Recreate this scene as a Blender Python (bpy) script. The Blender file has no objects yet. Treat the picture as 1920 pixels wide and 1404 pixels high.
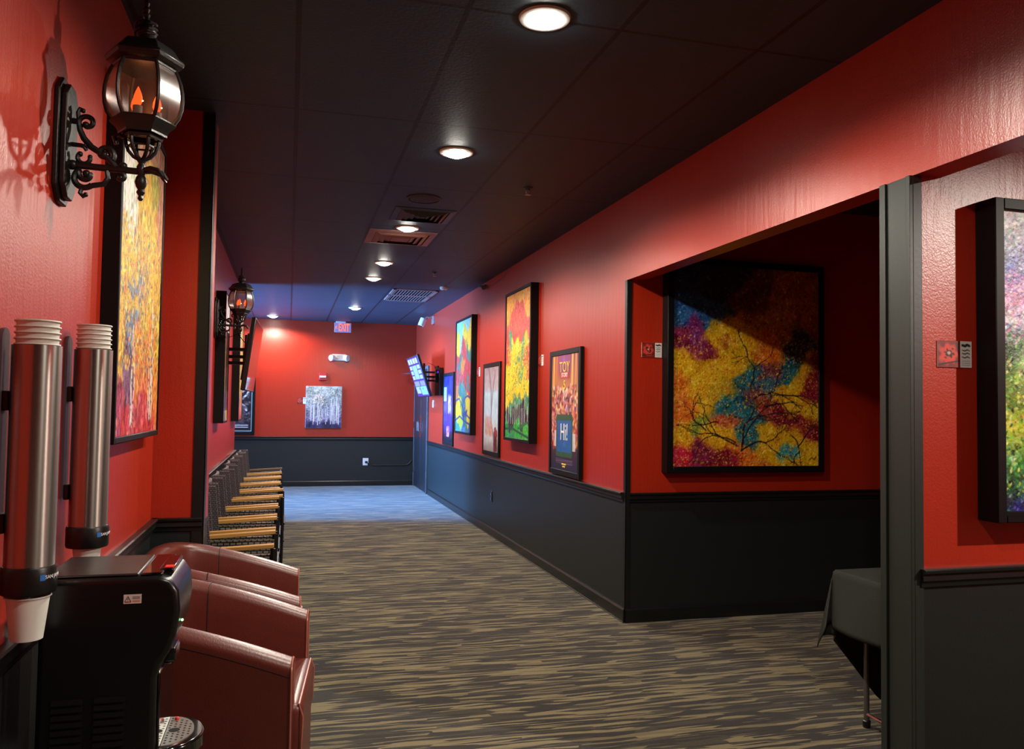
import bpy, bmesh, math, random
import numpy as np
from mathutils import Vector, Matrix
PI = math.pi
SC = bpy.context.scene
COL = SC.collection

# ------------------------------------------------------------------ materials
def s2l(c):
    return tuple(((v/12.92) if v <= 0.04045 else ((v+0.055)/1.055)**2.4) for v in c)
def rgb(r, g, b):
    return s2l((r/255, g/255, b/255)) + (1.0,)

def mat(name, col, rough=0.5, metal=0.0, spec=0.5, bump=0.0, bscale=200.0, var=0.0, vscale=6.0,
        coat=0.0, emit=None, estr=0.0):
    m = bpy.data.materials.new(name); m.use_nodes = True
    nt = m.node_tree; b = nt.nodes['Principled BSDF']
    b.inputs['Base Color'].default_value = col
    b.inputs['Roughness'].default_value = rough
    b.inputs['Metallic'].default_value = metal
    b.inputs['Specular IOR Level'].default_value = spec
    b.inputs['Coat Weight'].default_value = coat
    if emit:
        b.inputs['Emission Color'].default_value = emit
        b.inputs['Emission Strength'].default_value = estr
    tc = nt.nodes.new('ShaderNodeTexCoord')
    if var:
        n = nt.nodes.new('ShaderNodeTexNoise'); n.inputs['Scale'].default_value = vscale; n.inputs['Detail'].default_value = 4
        nt.links.new(tc.outputs['Object'], n.inputs['Vector'])
        mx = nt.nodes.new('ShaderNodeMix'); mx.data_type = 'RGBA'; mx.blend_type = 'MIX'
        mx.inputs['A'].default_value = tuple(v*(1-var) for v in col[:3]) + (1,)
        mx.inputs['B'].default_value = tuple(min(1, v*(1+var)) for v in col[:3]) + (1,)
        nt.links.new(n.outputs['Fac'], mx.inputs['Factor'])
        nt.links.new(mx.outputs['Result'], b.inputs['Base Color'])
    if bump:
        n2 = nt.nodes.new('ShaderNodeTexNoise'); n2.inputs['Scale'].default_value = bscale; n2.inputs['Detail'].default_value = 3
        nt.links.new(tc.outputs['Object'], n2.inputs['Vector'])
        bp = nt.nodes.new('ShaderNodeBump'); bp.inputs['Strength'].default_value = bump; bp.inputs['Distance'].default_value = 0.004
        nt.links.new(n2.outputs['Fac'], bp.inputs['Height'])
        nt.links.new(bp.outputs['Normal'], b.inputs['Normal'])
    return m

def attr_mat(name, rough=0.45, coat=0.0, bump=0.25, emit=0.0):
    m = bpy.data.materials.new(name); m.use_nodes = True
    nt = m.node_tree; b = nt.nodes['Principled BSDF']
    a = nt.nodes.new('ShaderNodeAttribute'); a.attribute_name = 'paint'
    nt.links.new(a.outputs['Color'], b.inputs['Base Color'])
    b.inputs['Roughness'].default_value = rough
    b.inputs['Coat Weight'].default_value = coat
    b.inputs['Coat Roughness'].default_value = 0.08
    if emit:
        nt.links.new(a.outputs['Color'], b.inputs['Emission Color'])
        b.inputs['Emission Strength'].default_value = emit
    if bump:
        tc = nt.nodes.new('ShaderNodeTexCoord')
        n = nt.nodes.new('ShaderNodeTexNoise'); n.inputs['Scale'].default_value = 90; n.inputs['Detail'].default_value = 5
        nt.links.new(tc.outputs['Object'], n.inputs['Vector'])
        bp = nt.nodes.new('ShaderNodeBump'); bp.inputs['Strength'].default_value = bump; bp.inputs['Distance'].default_value = 0.006
        nt.links.new(n.outputs['Fac'], bp.inputs['Height']); nt.links.new(bp.outputs['Normal'], b.inputs['Normal'])
    return m

def wall_paint(name, col, rough):
    """Semi-gloss emulsion with roller texture and a few drips and trowel marks."""
    m = bpy.data.materials.new(name); m.use_nodes = True
    nt = m.node_tree; b = nt.nodes['Principled BSDF']
    b.inputs['Roughness'].default_value = rough
    b.inputs['Specular IOR Level'].default_value = 0.75
    tc = nt.nodes.new('ShaderNodeTexCoord')
    n = nt.nodes.new('ShaderNodeTexNoise'); n.inputs['Scale'].default_value = 2.2; n.inputs['Detail'].default_value = 3
    nt.links.new(tc.outputs['Object'], n.inputs['Vector'])
    mx = nt.nodes.new('ShaderNodeMix'); mx.data_type = 'RGBA'
    mx.inputs['A'].default_value = tuple(v*0.93 for v in col[:3]) + (1,); mx.inputs['B'].default_value = tuple(min(1, v*1.07) for v in col[:3]) + (1,)
    nt.links.new(n.outputs['Fac'], mx.inputs['Factor']); nt.links.new(mx.outputs['Result'], b.inputs['Base Color'])
    fine = nt.nodes.new('ShaderNodeTexNoise'); fine.inputs['Scale'].default_value = 140; fine.inputs['Detail'].default_value = 2
    nt.links.new(tc.outputs['Object'], fine.inputs['Vector'])
    mp = nt.nodes.new('ShaderNodeMapping'); mp.inputs['Scale'].default_value = (9, 9, 1.1)
    nt.links.new(tc.outputs['Object'], mp.inputs['Vector'])
    streak = nt.nodes.new('ShaderNodeTexNoise'); streak.inputs['Scale'].default_value = 3.0; streak.inputs['Detail'].default_value = 5
    nt.links.new(mp.outputs['Vector'], streak.inputs['Vector'])
    ad = nt.nodes.new('ShaderNodeMath'); ad.operation = 'MULTIPLY_ADD'; ad.inputs[1].default_value = 2.2
    nt.links.new(streak.outputs['Fac'], ad.inputs[0]); nt.links.new(fine.outputs['Fac'], ad.inputs[2])
    bp = nt.nodes.new('ShaderNodeBump'); bp.inputs['Strength'].default_value = 0.14; bp.inputs['Distance'].default_value = 0.006
    nt.links.new(ad.outputs[0], bp.inputs['Height']); nt.links.new(bp.outputs['Normal'], b.inputs['Normal'])
    return m

def carpet_mat():
    m = bpy.data.materials.new('streaked carpet'); m.use_nodes = True
    nt = m.node_tree; b = nt.nodes['Principled BSDF']; L = nt.links
    b.inputs['Roughness'].default_value = 0.95; b.inputs['Specular IOR Level'].default_value = 0.15
    b.inputs['Sheen Weight'].default_value = 0.25
    tc = nt.nodes.new('ShaderNodeTexCoord')
    # gentle warp so the streaks wander
    w = nt.nodes.new('ShaderNodeTexNoise'); w.inputs['Scale'].default_value = 1.7; w.inputs['Detail'].default_value = 1
    L.new(tc.outputs['Object'], w.inputs['Vector'])
    wm = nt.nodes.new('ShaderNodeVectorMath'); wm.operation = 'MULTIPLY_ADD'; wm.inputs[1].default_value = (0, 0.05, 0)
    L.new(w.outputs['Color'], wm.inputs[0]); L.new(tc.outputs['Object'], wm.inputs[2])
    def cells(sx, sy, rot):      # long pointed cells, each yarn streak its own random tone
        mp = nt.nodes.new('ShaderNodeMapping'); mp.inputs['Scale'].default_value = (sx, sy, 1); mp.inputs['Rotation'].default_value = (0, 0, rot)
        L.new(wm.outputs[0], mp.inputs['Vector'])
        v = nt.nodes.new('ShaderNodeTexVoronoi'); v.voronoi_dimensions = '2D'; v.inputs['Scale'].default_value = 1.0
        L.new(mp.outputs['Vector'], v.inputs['Vector'])
        q = nt.nodes.new('ShaderNodeSeparateColor'); L.new(v.outputs['Color'], q.inputs[0]); return q.outputs[0]
    def ramp(sock, stops):
        cr = nt.nodes.new('ShaderNodeValToRGB'); cr.color_ramp.interpolation = 'CONSTANT'; e = cr.color_ramp.elements
        e[0].position, e[0].color = stops[0]; e[1].position, e[1].color = stops[1]
        for p_, c_ in stops[2:]:
            k = e.new(p_); k.color = c_
        L.new(sock, cr.inputs['Fac']); return cr
    r1 = ramp(cells(5.0, 46, 0.05), [(0, CARPET[0]), (.22, CARPET[1]), (.44, CARPET[2]), (.78, CARPET[3])])
    r2 = ramp(cells(4.6, 74, 0.10), [(0, (0, 0, 0, 1)), (.30, (1, 1, 1, 1))])
    cr = nt.nodes.new('ShaderNodeMix'); cr.data_type = 'RGBA'; cr.inputs['A'].default_value = CARPET[0]
    L.new(r2.outputs['Color'], cr.inputs['Factor']); L.new(r1.outputs['Color'], cr.inputs['B'])
    f = nt.nodes.new('ShaderNodeTexNoise'); f.inputs['Scale'].default_value = 260; f.inputs['Detail'].default_value = 2
    L.new(tc.outputs['Object'], f.inputs['Vector'])
    mx = nt.nodes.new('ShaderNodeMix'); mx.data_type = 'RGBA'; mx.blend_type = 'OVERLAY'; mx.inputs['Factor'].default_value = 0.35
    L.new(cr.outputs['Result'], mx.inputs['A']); L.new(f.outputs['Fac'], mx.inputs['B'])
    L.new(mx.outputs['Result'], b.inputs['Base Color'])
    bp = nt.nodes.new('ShaderNodeBump'); bp.inputs['Strength'].default_value = 0.5; bp.inputs['Distance'].default_value = 0.004
    L.new(f.outputs['Fac'], bp.inputs['Height']); L.new(bp.outputs['Normal'], b.inputs['Normal'])
    return m

def ceiling_mat():
    """Suspended ceiling painted over: 0.61 x 1.26 m lay-in boards with dark reveal joints."""
    m = bpy.data.materials.new('black ceiling tiles'); m.use_nodes = True
    nt = m.node_tree; b = nt.nodes['Principled BSDF']; L = nt.links
    b.inputs['Roughness'].default_value = 0.55; b.inputs['Specular IOR Level'].default_value = 0.35
    tc = nt.nodes.new('ShaderNodeTexCoord')
    sx = nt.nodes.new('ShaderNodeSeparateXYZ'); L.new(tc.outputs['Object'], sx.inputs[0])
    def joint(sock, pitch, off, half):
        a = nt.nodes.new('ShaderNodeMath'); a.operation = 'ADD'; a.inputs[1].default_value = off; L.new(sock, a.inputs[0])
        p = nt.nodes.new('ShaderNodeMath'); p.operation = 'PINGPONG'; p.inputs[1].default_value = pitch/2; L.new(a.outputs[0], p.inputs[0])
        c = nt.nodes.new('ShaderNodeMath'); c.operation = 'LESS_THAN'; c.inputs[1].default_value = half; L.new(p.outputs[0], c.inputs[0])
        return c
    jx = joint(sx.outputs['X'], 0.61, 0.0, 0.011)
    jy = joint(sx.outputs['Y'], 1.265, -4.18+1.265*8, 0.009)
    mxm = nt.nodes.new('ShaderNodeMath'); mxm.operation = 'MAXIMUM'; L.new(jx.outputs[0], mxm.inputs[0]); L.new(jy.outputs[0], mxm.inputs[1])
    n = nt.nodes.new('ShaderNodeTexNoise'); n.inputs['Scale'].default_value = 1.3; n.inputs['Detail'].default_value = 5
    L.new(tc.outputs['Object'], n.inputs['Vector'])
    base = nt.nodes.new('ShaderNodeMix'); base.data_type = 'RGBA'
    base.inputs['A'].default_value = CEIL[0]; base.inputs['B'].default_value = CEIL[1]
    L.new(n.outputs['Fac'], base.inputs['Factor'])
    mx = nt.nodes.new('ShaderNodeMix'); mx.data_type = 'RGBA'; mx.inputs['B'].default_value = CEIL[2]
    mx.inputs['Factor'].default_value = 0
    L.new(mxm.outputs[0], mx.inputs['Factor']); L.new(base.outputs['Result'], mx.inputs['A'])
    L.new(mx.outputs['Result'], b.inputs['Base Color'])
    f = nt.nodes.new('ShaderNodeTexNoise'); f.inputs['Scale'].default_value = 60; f.inputs['Detail'].default_value = 4
    L.new(tc.outputs['Object'], f.inputs['Vector'])
    sb = nt.nodes.new('ShaderNodeMath'); sb.operation = 'SUBTRACT'; L.new(f.outputs['Fac'], sb.inputs[0]); L.new(mxm.outputs[0], sb.inputs[1])
    bp = nt.nodes.new('ShaderNodeBump'); bp.inputs['Strength'].default_value = 0.35; bp.inputs['Distance'].default_value = 0.004
    L.new(sb.outputs[0], bp.inputs['Height']); L.new(bp.outputs['Normal'], b.inputs['Normal'])
    return m

def weave_mat(name, a, bcol, sx, sy, axis, rough=0.45):
    """Flat plastic wicker: offset rows of strands, with real bump. axis: which object axes carry the weave."""
    m = bpy.data.materials.new(name); m.use_nodes = True
    nt = m.node_tree; b = nt.nodes['Principled BSDF']; L = nt.links
    b.inputs['Roughness'].default_value = rough
    tc = nt.nodes.new('ShaderNodeTexCoord'); s = nt.nodes.new('ShaderNodeSeparateXYZ'); L.new(tc.outputs['Object'], s.inputs[0])
    c = nt.nodes.new('ShaderNodeCombineXYZ'); L.new(s.outputs[axis[0]], c.inputs[0]); L.new(s.outputs[axis[1]], c.inputs[1])
    br = nt.nodes.new('ShaderNodeTexBrick'); br.inputs['Scale'].default_value = 1.0
    br.inputs['Brick Width'].default_value = sx; br.inputs['Row Height'].default_value = sy; br.inputs['Mortar Size'].default_value = sy*0.2
    br.inputs['Mortar Smooth'].default_value = 0.6
    br.inputs['Color1'].default_value = a; br.inputs['Color2'].default_value = tuple(v*0.75 for v in a[:3])+(1,); br.inputs['Mortar'].default_value = bcol
    L.new(c.outputs[0], br.inputs['Vector']); L.new(br.outputs['Color'], b.inputs['Base Color'])
    bp = nt.nodes.new('ShaderNodeBump'); bp.inputs['Strength'].default_value = 0.9; bp.inputs['Distance'].default_value = 0.008; bp.invert = True
    L.new(br.outputs['Fac'], bp.inputs['Height']); L.new(bp.outputs['Normal'], b.inputs['Normal'])
    return m

def wood_mat(name, a, bcol):
    m = bpy.data.materials.new(name); m.use_nodes = True
    nt = m.node_tree; b = nt.nodes['Principled BSDF']; L = nt.links
    b.inputs['Roughness'].default_value = 0.4
    tc = nt.nodes.new('ShaderNodeTexCoord'); mp = nt.nodes.new('ShaderNodeMapping'); mp.inputs['Scale'].default_value = (3, 60, 60)
    L.new(tc.outputs['Object'], mp.inputs['Vector'])
    n = nt.nodes.new('ShaderNodeTexNoise'); n.inputs['Scale'].default_value = 1; n.inputs['Detail'].default_value = 4
    L.new(mp.outputs[0], n.inputs['Vector'])
    mx = nt.nodes.new('ShaderNodeMix'); mx.data_type = 'RGBA'; mx.inputs['A'].default_value = a; mx.inputs['B'].default_value = bcol
    L.new(n.outputs['Fac'], mx.inputs['Factor']); L.new(mx.outputs['Result'], b.inputs['Base Color'])
    return m

def glass_mat(name, tint, refl=0.12, rough=0.05):
    m = bpy.data.materials.new(name); m.use_nodes = True
    nt = m.node_tree; L = nt.links
    for nd in list(nt.nodes):
        if nd.type == 'BSDF_PRINCIPLED': nt.nodes.remove(nd)
    out = nt.nodes['Material Output']
    t = nt.nodes.new('ShaderNodeBsdfTransparent'); t.inputs['Color'].default_value = tint
    g = nt.nodes.new('ShaderNodeBsdfGlossy'); g.inputs['Roughness'].default_value = rough
    fr = nt.nodes.new('ShaderNodeLayerWeight'); fr.inputs['Blend'].default_value = refl
    mx = nt.nodes.new('ShaderNodeMixShader')
    L.new(fr.outputs['Facing'], mx.inputs[0]); L.new(t.outputs[0], mx.inputs[1]); L.new(g.outputs[0], mx.inputs[2])
    L.new(mx.outputs[0], out.inputs['Surface'])
    return m

def emis(name, col, st):
    return mat(name, (0.02, 0.02, 0.02, 1), emit=col, estr=st)

CARPET = (rgb(22, 21, 15), rgb(48, 44, 31), rgb(116, 105, 74), rgb(98, 88, 61))
CEIL = (rgb(38, 55, 66), rgb(46, 66, 79), rgb(17, 24, 29))

M = {}
M['red'] = wall_paint('red semi gloss paint', rgb(170, 38, 13), 0.35)
M['black_wall'] = mat('charcoal wainscot paint', rgb(23, 28, 28), 0.46, bump=0.15, bscale=120, var=0.08)
M['black_trim'] = mat('black gloss trim paint', rgb(19, 22, 22), 0.35, bump=0.08, bscale=40)
M['grey_post'] = mat('dark grey painted post', rgb(34, 41, 38), 0.45, bump=0.08, bscale=60, var=0.06)
M['carpet'] = carpet_mat()
M['ceil'] = ceiling_mat()
M['frame'] = mat('black satin frame', rgb(13, 12, 13), 0.5, spec=0.2, bump=0.05, bscale=50)
M['iron'] = mat('black cast metal', rgb(26, 26, 26), 0.38, bump=0.2, bscale=90, spec=0.6)
M['pane'] = glass_mat('smoked lantern glass', (0.52, 0.48, 0.47, 1), 0.25, 0.22)
def _dusty(m, col, fac):
    nt = m.node_tree; out = nt.nodes['Material Output']; src = out.inputs['Surface'].links[0].from_socket
    d = nt.nodes.new('ShaderNodeBsdfDiffuse'); d.inputs['Color'].default_value = col
    n = nt.nodes.new('ShaderNodeTexNoise'); n.inputs['Scale'].default_value = 40
    mm = nt.nodes.new('ShaderNodeMath'); mm.operation = 'MULTIPLY'; mm.inputs[1].default_value = fac*2; nt.links.new(n.outputs['Fac'], mm.inputs[0])
    x = nt.nodes.new('ShaderNodeMixShader'); nt.links.new(mm.outputs[0], x.inputs[0]); nt.links.new(src, x.inputs[1]); nt.links.new(d.outputs[0], x.inputs[2]); nt.links.new(x.outputs[0], out.inputs['Surface'])
_dusty(M['pane'], rgb(150, 128, 120), 0.16)
M['bulb'] = emis('amber flame bulb', (1.0, 0.075, 0.008, 1), 4.5)
M['fil'] = emis('bulb filament', (1.0, 0.62, 0.2, 1), 60.0)
M['sleeve'] = mat('white candle sleeve', rgb(210, 205, 195), 0.5)
M['paint'] = attr_mat('impasto paint', 0.42, 0.0, 0.5)
M['print'] = attr_mat('printed poster sheet', 0.4, 0.6, 0.0)
M['card_print'] = attr_mat('printed card', 0.6, 0.0, 0.0)
M['screen_on'] = attr_mat('lit screen', 0.25, 0.0, 0.0, emit=0.55)
M['steel'] = mat('brushed stainless tube', rgb(175, 172, 166), 0.24, metal=1.0, bump=0.04, bscale=30)
_n = M['steel'].node_tree; _b = _n.nodes['Principled BSDF']; _b.inputs['Anisotropic'].default_value = 0.85; _b.inputs['Roughness'].default_value = 0.32
_t = _n.nodes.new('ShaderNodeTangent'); _t.direction_type = 'RADIAL'; _t.axis = 'Z'; _n.links.new(_t.outputs[0], _b.inputs['Tangent'])
_b.inputs['Anisotropic Rotation'].default_value = 0.25
M['plastic'] = mat('black satin plastic', rgb(17, 17, 18), 0.35, bump=0.06, bscale=150)
M['gloss_black'] = mat('black glossy plastic', rgb(12, 12, 14), 0.12, coat=0.5)
M['machine'] = mat('black moulded housing', rgb(13, 13, 14), 0.3, bump=0.03, bscale=200)
M['louvre'] = mat('matt black louvre', rgb(9, 9, 10), 0.7, spec=0.15)
M['machine_top'] = mat('dark lid panel', rgb(34, 25, 25), 0.34, bump=0.1, bscale=40)
M['cup'] = mat('white paper cup', rgb(222, 220, 212), 0.6)
M['mauve'] = mat('mauve grey bracket plastic', rgb(96, 74, 84), 0.5)
M['white'] = mat('white plastic', rgb(225, 225, 220), 0.45)
M['offwhite'] = mat('cream plastic', rgb(205, 200, 190), 0.5)
M['chrome'] = mat('chrome', rgb(200, 200, 200), 0.18, metal=1.0)
M['leather'] = mat('oxblood leather', rgb(98, 42, 33), 0.34, bump=0.14, bscale=190, var=0.16, vscale=9, spec=0.55)
M['piping'] = mat('pale leather piping', rgb(165, 95, 80), 0.35)
M['seam'] = mat('dark stitched seam', rgb(45, 18, 16), 0.6)
M['wicker'] = weave_mat('black wicker painted highlights', rgb(128, 122, 112), rgb(7, 7, 7), 0.036, 0.019, ('X', 'Z'), 0.35)  # grey strands: highlights of the black wicker put into the colour
M['wicker_back'] = weave_mat('brown grey woven back', rgb(94, 86, 92), rgb(58, 53, 57), 0.020, 0.014, ('X', 'Z'), 0.5)
M['wicker_seat'] = weave_mat('black woven seat', rgb(60, 56, 52), rgb(12, 11, 11), 0.036, 0.02, ('X', 'Y'), 0.45)
M['oak'] = wood_mat('pale oak armrest', rgb(206, 160, 88), rgb(168, 120, 58))
M['oak_dark'] = wood_mat('darker oak armrest', rgb(120, 92, 62), rgb(92, 70, 48))  # darker tone of the oak, for the last chair only
M['cloth'] = mat('black table linen', rgb(44, 46, 42), 0.85, bump=0.3, bscale=260, spec=0.2)
M['table'] = mat('speckled folding table top', rgb(150, 148, 140), 0.55, bump=0.1)
M['zinc'] = mat('grey steel tube', rgb(120, 118, 112), 0.35, metal=0.8)
M['vent_pink'] = mat('dusty rose vent metal', rgb(150, 112, 104), 0.55, var=0.25, vscale=12)
M['vent_slat'] = mat('tarnished grille slats', rgb(84, 70, 70), 0.5)
M['vent_dark'] = mat('dark painted vent', rgb(40, 42, 50), 0.5)
M['void'] = mat('duct darkness', rgb(10, 10, 10), 0.9)
M['lens'] = emis('downlight lens', (1.0, 0.95, 0.84, 1), 95.0)
M['ring'] = mat('white downlight trim', rgb(225, 222, 215), 0.4)
M['exit_red'] = mat('lit exit letters', rgb(220, 40, 30), 0.4, emit=(1.0, 0.09, 0.03, 1), estr=4.0)
M['exit_panel'] = mat('edge lit sign panel', rgb(196, 160, 176), 0.3, emit=(1.0, 0.12, 0.16, 1), estr=0.06)
M['alarm'] = mat('red alarm housing', rgb(190, 40, 45), 0.35)
M['door'] = mat('dark plum door paint', rgb(30, 25, 28), 0.45, bump=0.06, bscale=60)
M['steel_frame'] = mat('grey door frame', rgb(70, 74, 80), 0.45)
M['blue_led'] = emis('blue indicator light', (0.06, 0.08, 1.0, 1), 2.2)
M['violet_led'] = emis('violet glow strip', (0.16, 0.03, 0.9, 1), 1.2)
M['green_led'] = emis('green indicator', (0.3, 1.0, 0.3, 1), 4.0)
M['red_btn'] = mat('red tab', rgb(225, 40, 30), 0.4)
M['tray'] = mat('silver drip grate', rgb(170, 168, 162), 0.35, metal=0.7)
M['sticker'] = mat('white sticker', rgb(224, 206, 196), 0.5)
M['ink'] = mat('dark ink', rgb(40, 34, 34), 0.6)
M['ink_red'] = mat('red ink', rgb(190, 60, 50), 0.6)
M['blue_ink'] = mat('blue logo ink', rgb(40, 110, 190), 0.5)
M['white_ink'] = mat('white lettering', rgb(235, 235, 235), 0.5)
M['yellow_ink'] = mat('yellow lettering', rgb(250, 205, 50), 0.5)
M['tv_glass'] = mat('switched off screen', rgb(14, 12, 14), 0.05, spec=0.8, coat=0.8)
M['cable'] = mat('black cable', rgb(20, 20, 20), 0.5)
M['window_frame'] = mat('aluminium window frame', rgb(90, 92, 96), 0.4, metal=0.6)
M['glass_clear'] = glass_mat('clear window glass', (0.95, 0.97, 1, 1), 0.1, 0.02)
M['cabinet'] = mat('dark laminate cabinet', rgb(36, 30, 28), 0.45, var=0.15)

# ------------------------------------------------------------------ geometry builder
class B:
    def __init__(s): s.v = []; s.f = []; s.mi = []; s.cur = 0
    def add(s, vs, fs):
        o = len(s.v); s.v += [tuple(p) for p in vs]
        for q in fs: s.f.append([i+o for i in q]); s.mi.append(s.cur)
        return s
    def box(s, x0, y0, z0, x1, y1, z1):
        x0, x1 = sorted((x0, x1)); y0, y1 = sorted((y0, y1)); z0, z1 = sorted((z0, z1))
        vs = [(x0,y0,z0),(x1,y0,z0),(x1,y1,z0),(x0,y1,z0),(x0,y0,z1),(x1,y0,z1),(x1,y1,z1),(x0,y1,z1)]
        return s.add(vs, [(0,3,2,1),(4,5,6,7),(0,1,5,4),(1,2,6,5),(2,3,7,6),(3,0,4,7)])
    def prism(s, poly, axis, a, b):
        """poly: 2D points counter-clockwise in the two other axes (in order), pushed along axis from a to b"""
        n = len(poly); vs = []
        for t in (a, b):
            for p in poly:
                q = [0, 0, 0]; k = [i for i in range(3) if i != axis]; q[axis] = t; q[k[0]] = p[0]; q[k[1]] = p[1]; vs.append(q)
        fs = [tuple(range(n))[::-1], tuple(range(n, 2*n))] + [(i, (i+1) % n, n+(i+1) % n, n+i) for i in range(n)]
        return s.add(vs, fs)
    def lathe(s, prof, n=24, c=(0,0,0), axis=2, phase=0.0, cap=True):
        vs = []; m = len(prof)
        k = [i for i in range(3) if i != axis]
        for r, z in prof:
            for i in range(n):
                a = 2*PI*i/n+phase; q = [0,0,0]; q[axis] = z; q[k[0]] = r*math.cos(a); q[k[1]] = r*math.sin(a)
                vs.append((q[0]+c[0], q[1]+c[1], q[2]+c[2]))
        fs = [(j*n+i, j*n+(i+1) % n, (j+1)*n+(i+1) % n, (j+1)*n+i) for j in range(m-1) for i in range(n)]
        if cap: fs += [tuple(range(n))[::-1], tuple((m-1)*n+i for i in range(n))]
        return s.add(vs, fs)
    def tube(s, pts, r, n=8, cap=True):
        pts = [Vector(p) for p in pts]; m = len(pts); rr = r if isinstance(r, (list, tuple)) else [r]*m
        tan = [(pts[min(i+1, m-1)]-pts[max(i-1, 0)]).normalized() for i in range(m)]
        ref = Vector((0,0,1)) if abs(tan[0].z) < 0.9 else Vector((1,0,0))
        u = tan[0].cross(ref).normalized(); vs = []
        for i in range(m):
            u = (u - tan[i]*u.dot(tan[i])).normalized(); w = tan[i].cross(u)
            for k in range(n):
                a = 2*PI*k/n; vs.append(pts[i]+(u*math.cos(a)+w*math.sin(a))*rr[i])
        fs = [(j*n+i, j*n+(i+1) % n, (j+1)*n+(i+1) % n, (j+1)*n+i) for j in range(m-1) for i in range(n)]
        if cap: fs += [tuple(range(n))[::-1], tuple((m-1)*n+i for i in range(n))]
        return s.add(vs, fs)
    def patch(s, fn, nu, nv, wrap_u=False):
        vs = [fn(i/(nu if wrap_u else nu-1), j/(nv-1)) for j in range(nv) for i in range(nu)]
        fs = []
        for j in range(nv-1):
            for i in range(nu if wrap_u else nu-1):
                i2 = (i+1) % nu; fs.append((j*nu+i, j*nu+i2, (j+1)*nu+i2, (j+1)*nu+i))
        return s.add(vs, fs)
    def ball(s, c, r, n=12, sc=(1,1,1)):
        m = n//2+1
        prof = [(max(1e-4, r*math.sin(PI*i/(m-1))), -r*math.cos(PI*i/(m-1))) for i in range(m)]
        o = len(s.v); s.lathe(prof, n, (0,0,0))
        for i in range(o, len(s.v)):
            p = s.v[i]; s.v[i] = (p[0]*sc[0]+c[0], p[1]*sc[1]+c[1], p[2]*sc[2]+c[2])
        return s
    def xf(s, m, start=0):
        for i in range(start, len(s.v)): s.v[i] = tuple(m @ Vector(s.v[i]))
        return s

def obj(name, b, mats, parent=None, smooth=35, bev=0.0, seg=2, sub=0, kind=None, label=None):
    me = bpy.data.meshes.new(name)
    me.from_pydata(b.v, [], b.f)
    ms = mats if isinstance(mats, list) else [mats]
    for m_ in ms: me.materials.append(m_)
    if len(ms) > 1: me.polygons.foreach_set('material_index', b.mi)
    bm = bmesh.new(); bm.from_mesh(me); bmesh.ops.recalc_face_normals(bm, faces=bm.faces); bm.to_mesh(me); bm.free()
    if smooth:
        me.polygons.foreach_set('use_smooth', [True]*len(me.polygons))
        me.set_sharp_from_angle(angle=math.radians(smooth))
    o = bpy.data.objects.new(name, me); COL.objects.link(o)
    if bev:
        md = o.modifiers.new('soft edge', 'BEVEL'); md.width = bev; md.segments = seg; md.limit_method = 'ANGLE'; md.angle_limit = math.radians(40)
        md.harden_normals = False
    if sub:
        md = o.modifiers.new('smooth', 'SUBSURF'); md.levels = sub; md.render_levels = sub
    if parent: o.parent = parent
    if kind: o['kind'] = kind
    if label: o['label'] = label
    return o

def struct(name, b, mats, **k):
    return obj(name, b, mats, kind='structure', **k)

def thing(name, label, cat, loc=(0,0,0), rz=0.0, group=None):
    o = bpy.data.objects.new(name, None); COL.objects.link(o)
    o.empty_display_size = 0.1
    o.location = loc; o.rotation_euler = (0, 0, rz)
    o['label'] = label; o['category'] = cat
    if group: o['group'] = group
    return o

def tag(o, label, cat, group=None):
    o['label'] = label; o['category'] = cat
    if group: o['group'] = group
    return o

def dup(root, loc=None, label=None):
    r = root.copy(); COL.objects.link(r)
    if loc is not None: r.location = loc
    if label: r['label'] = label
    for ch in list(root.children):
        c = ch.copy(); COL.objects.link(c); c.parent = r
        for g in list(ch.children):
            d = g.copy(); COL.objects.link(d); d.parent = c
    return r

def text_mesh(name, s, size, m, parent, matrix, ext=0.0008, align='CENTER', sx=1.0):
    cu = bpy.data.curves.new(name+' outline', 'FONT'); cu.body = s; cu.size = size; cu.extrude = ext
    cu.align_x = align; cu.align_y = 'CENTER'; cu.resolution_u = 3
    t = bpy.data.objects.new(name+' outline', cu); COL.objects.link(t)
    bpy.context.view_layer.update()
    dg = bpy.context.evaluated_depsgraph_get()
    me = bpy.data.meshes.new_from_object(t.evaluated_get(dg)); me.name = name
    bpy.data.objects.remove(t); bpy.data.curves.remove(cu)
    me.transform(matrix @ Matrix.Diagonal((sx, 1, 1, 1)))
    me.materials.clear(); me.materials.append(m)
    o = bpy.data.objects.new(name, me); COL.objects.link(o); o.parent = parent
    return o

def basis(o, x, y):
    """matrix that maps text/picture plane (x right, y up, z towards viewer) to origin o and directions x, y"""
    x = Vector(x).normalized(); y = Vector(y).normalized(); z = x.cross(y)
    m = Matrix((x, y, z)).transposed().to_4x4(); m.translation = Vector(o); return m

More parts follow.
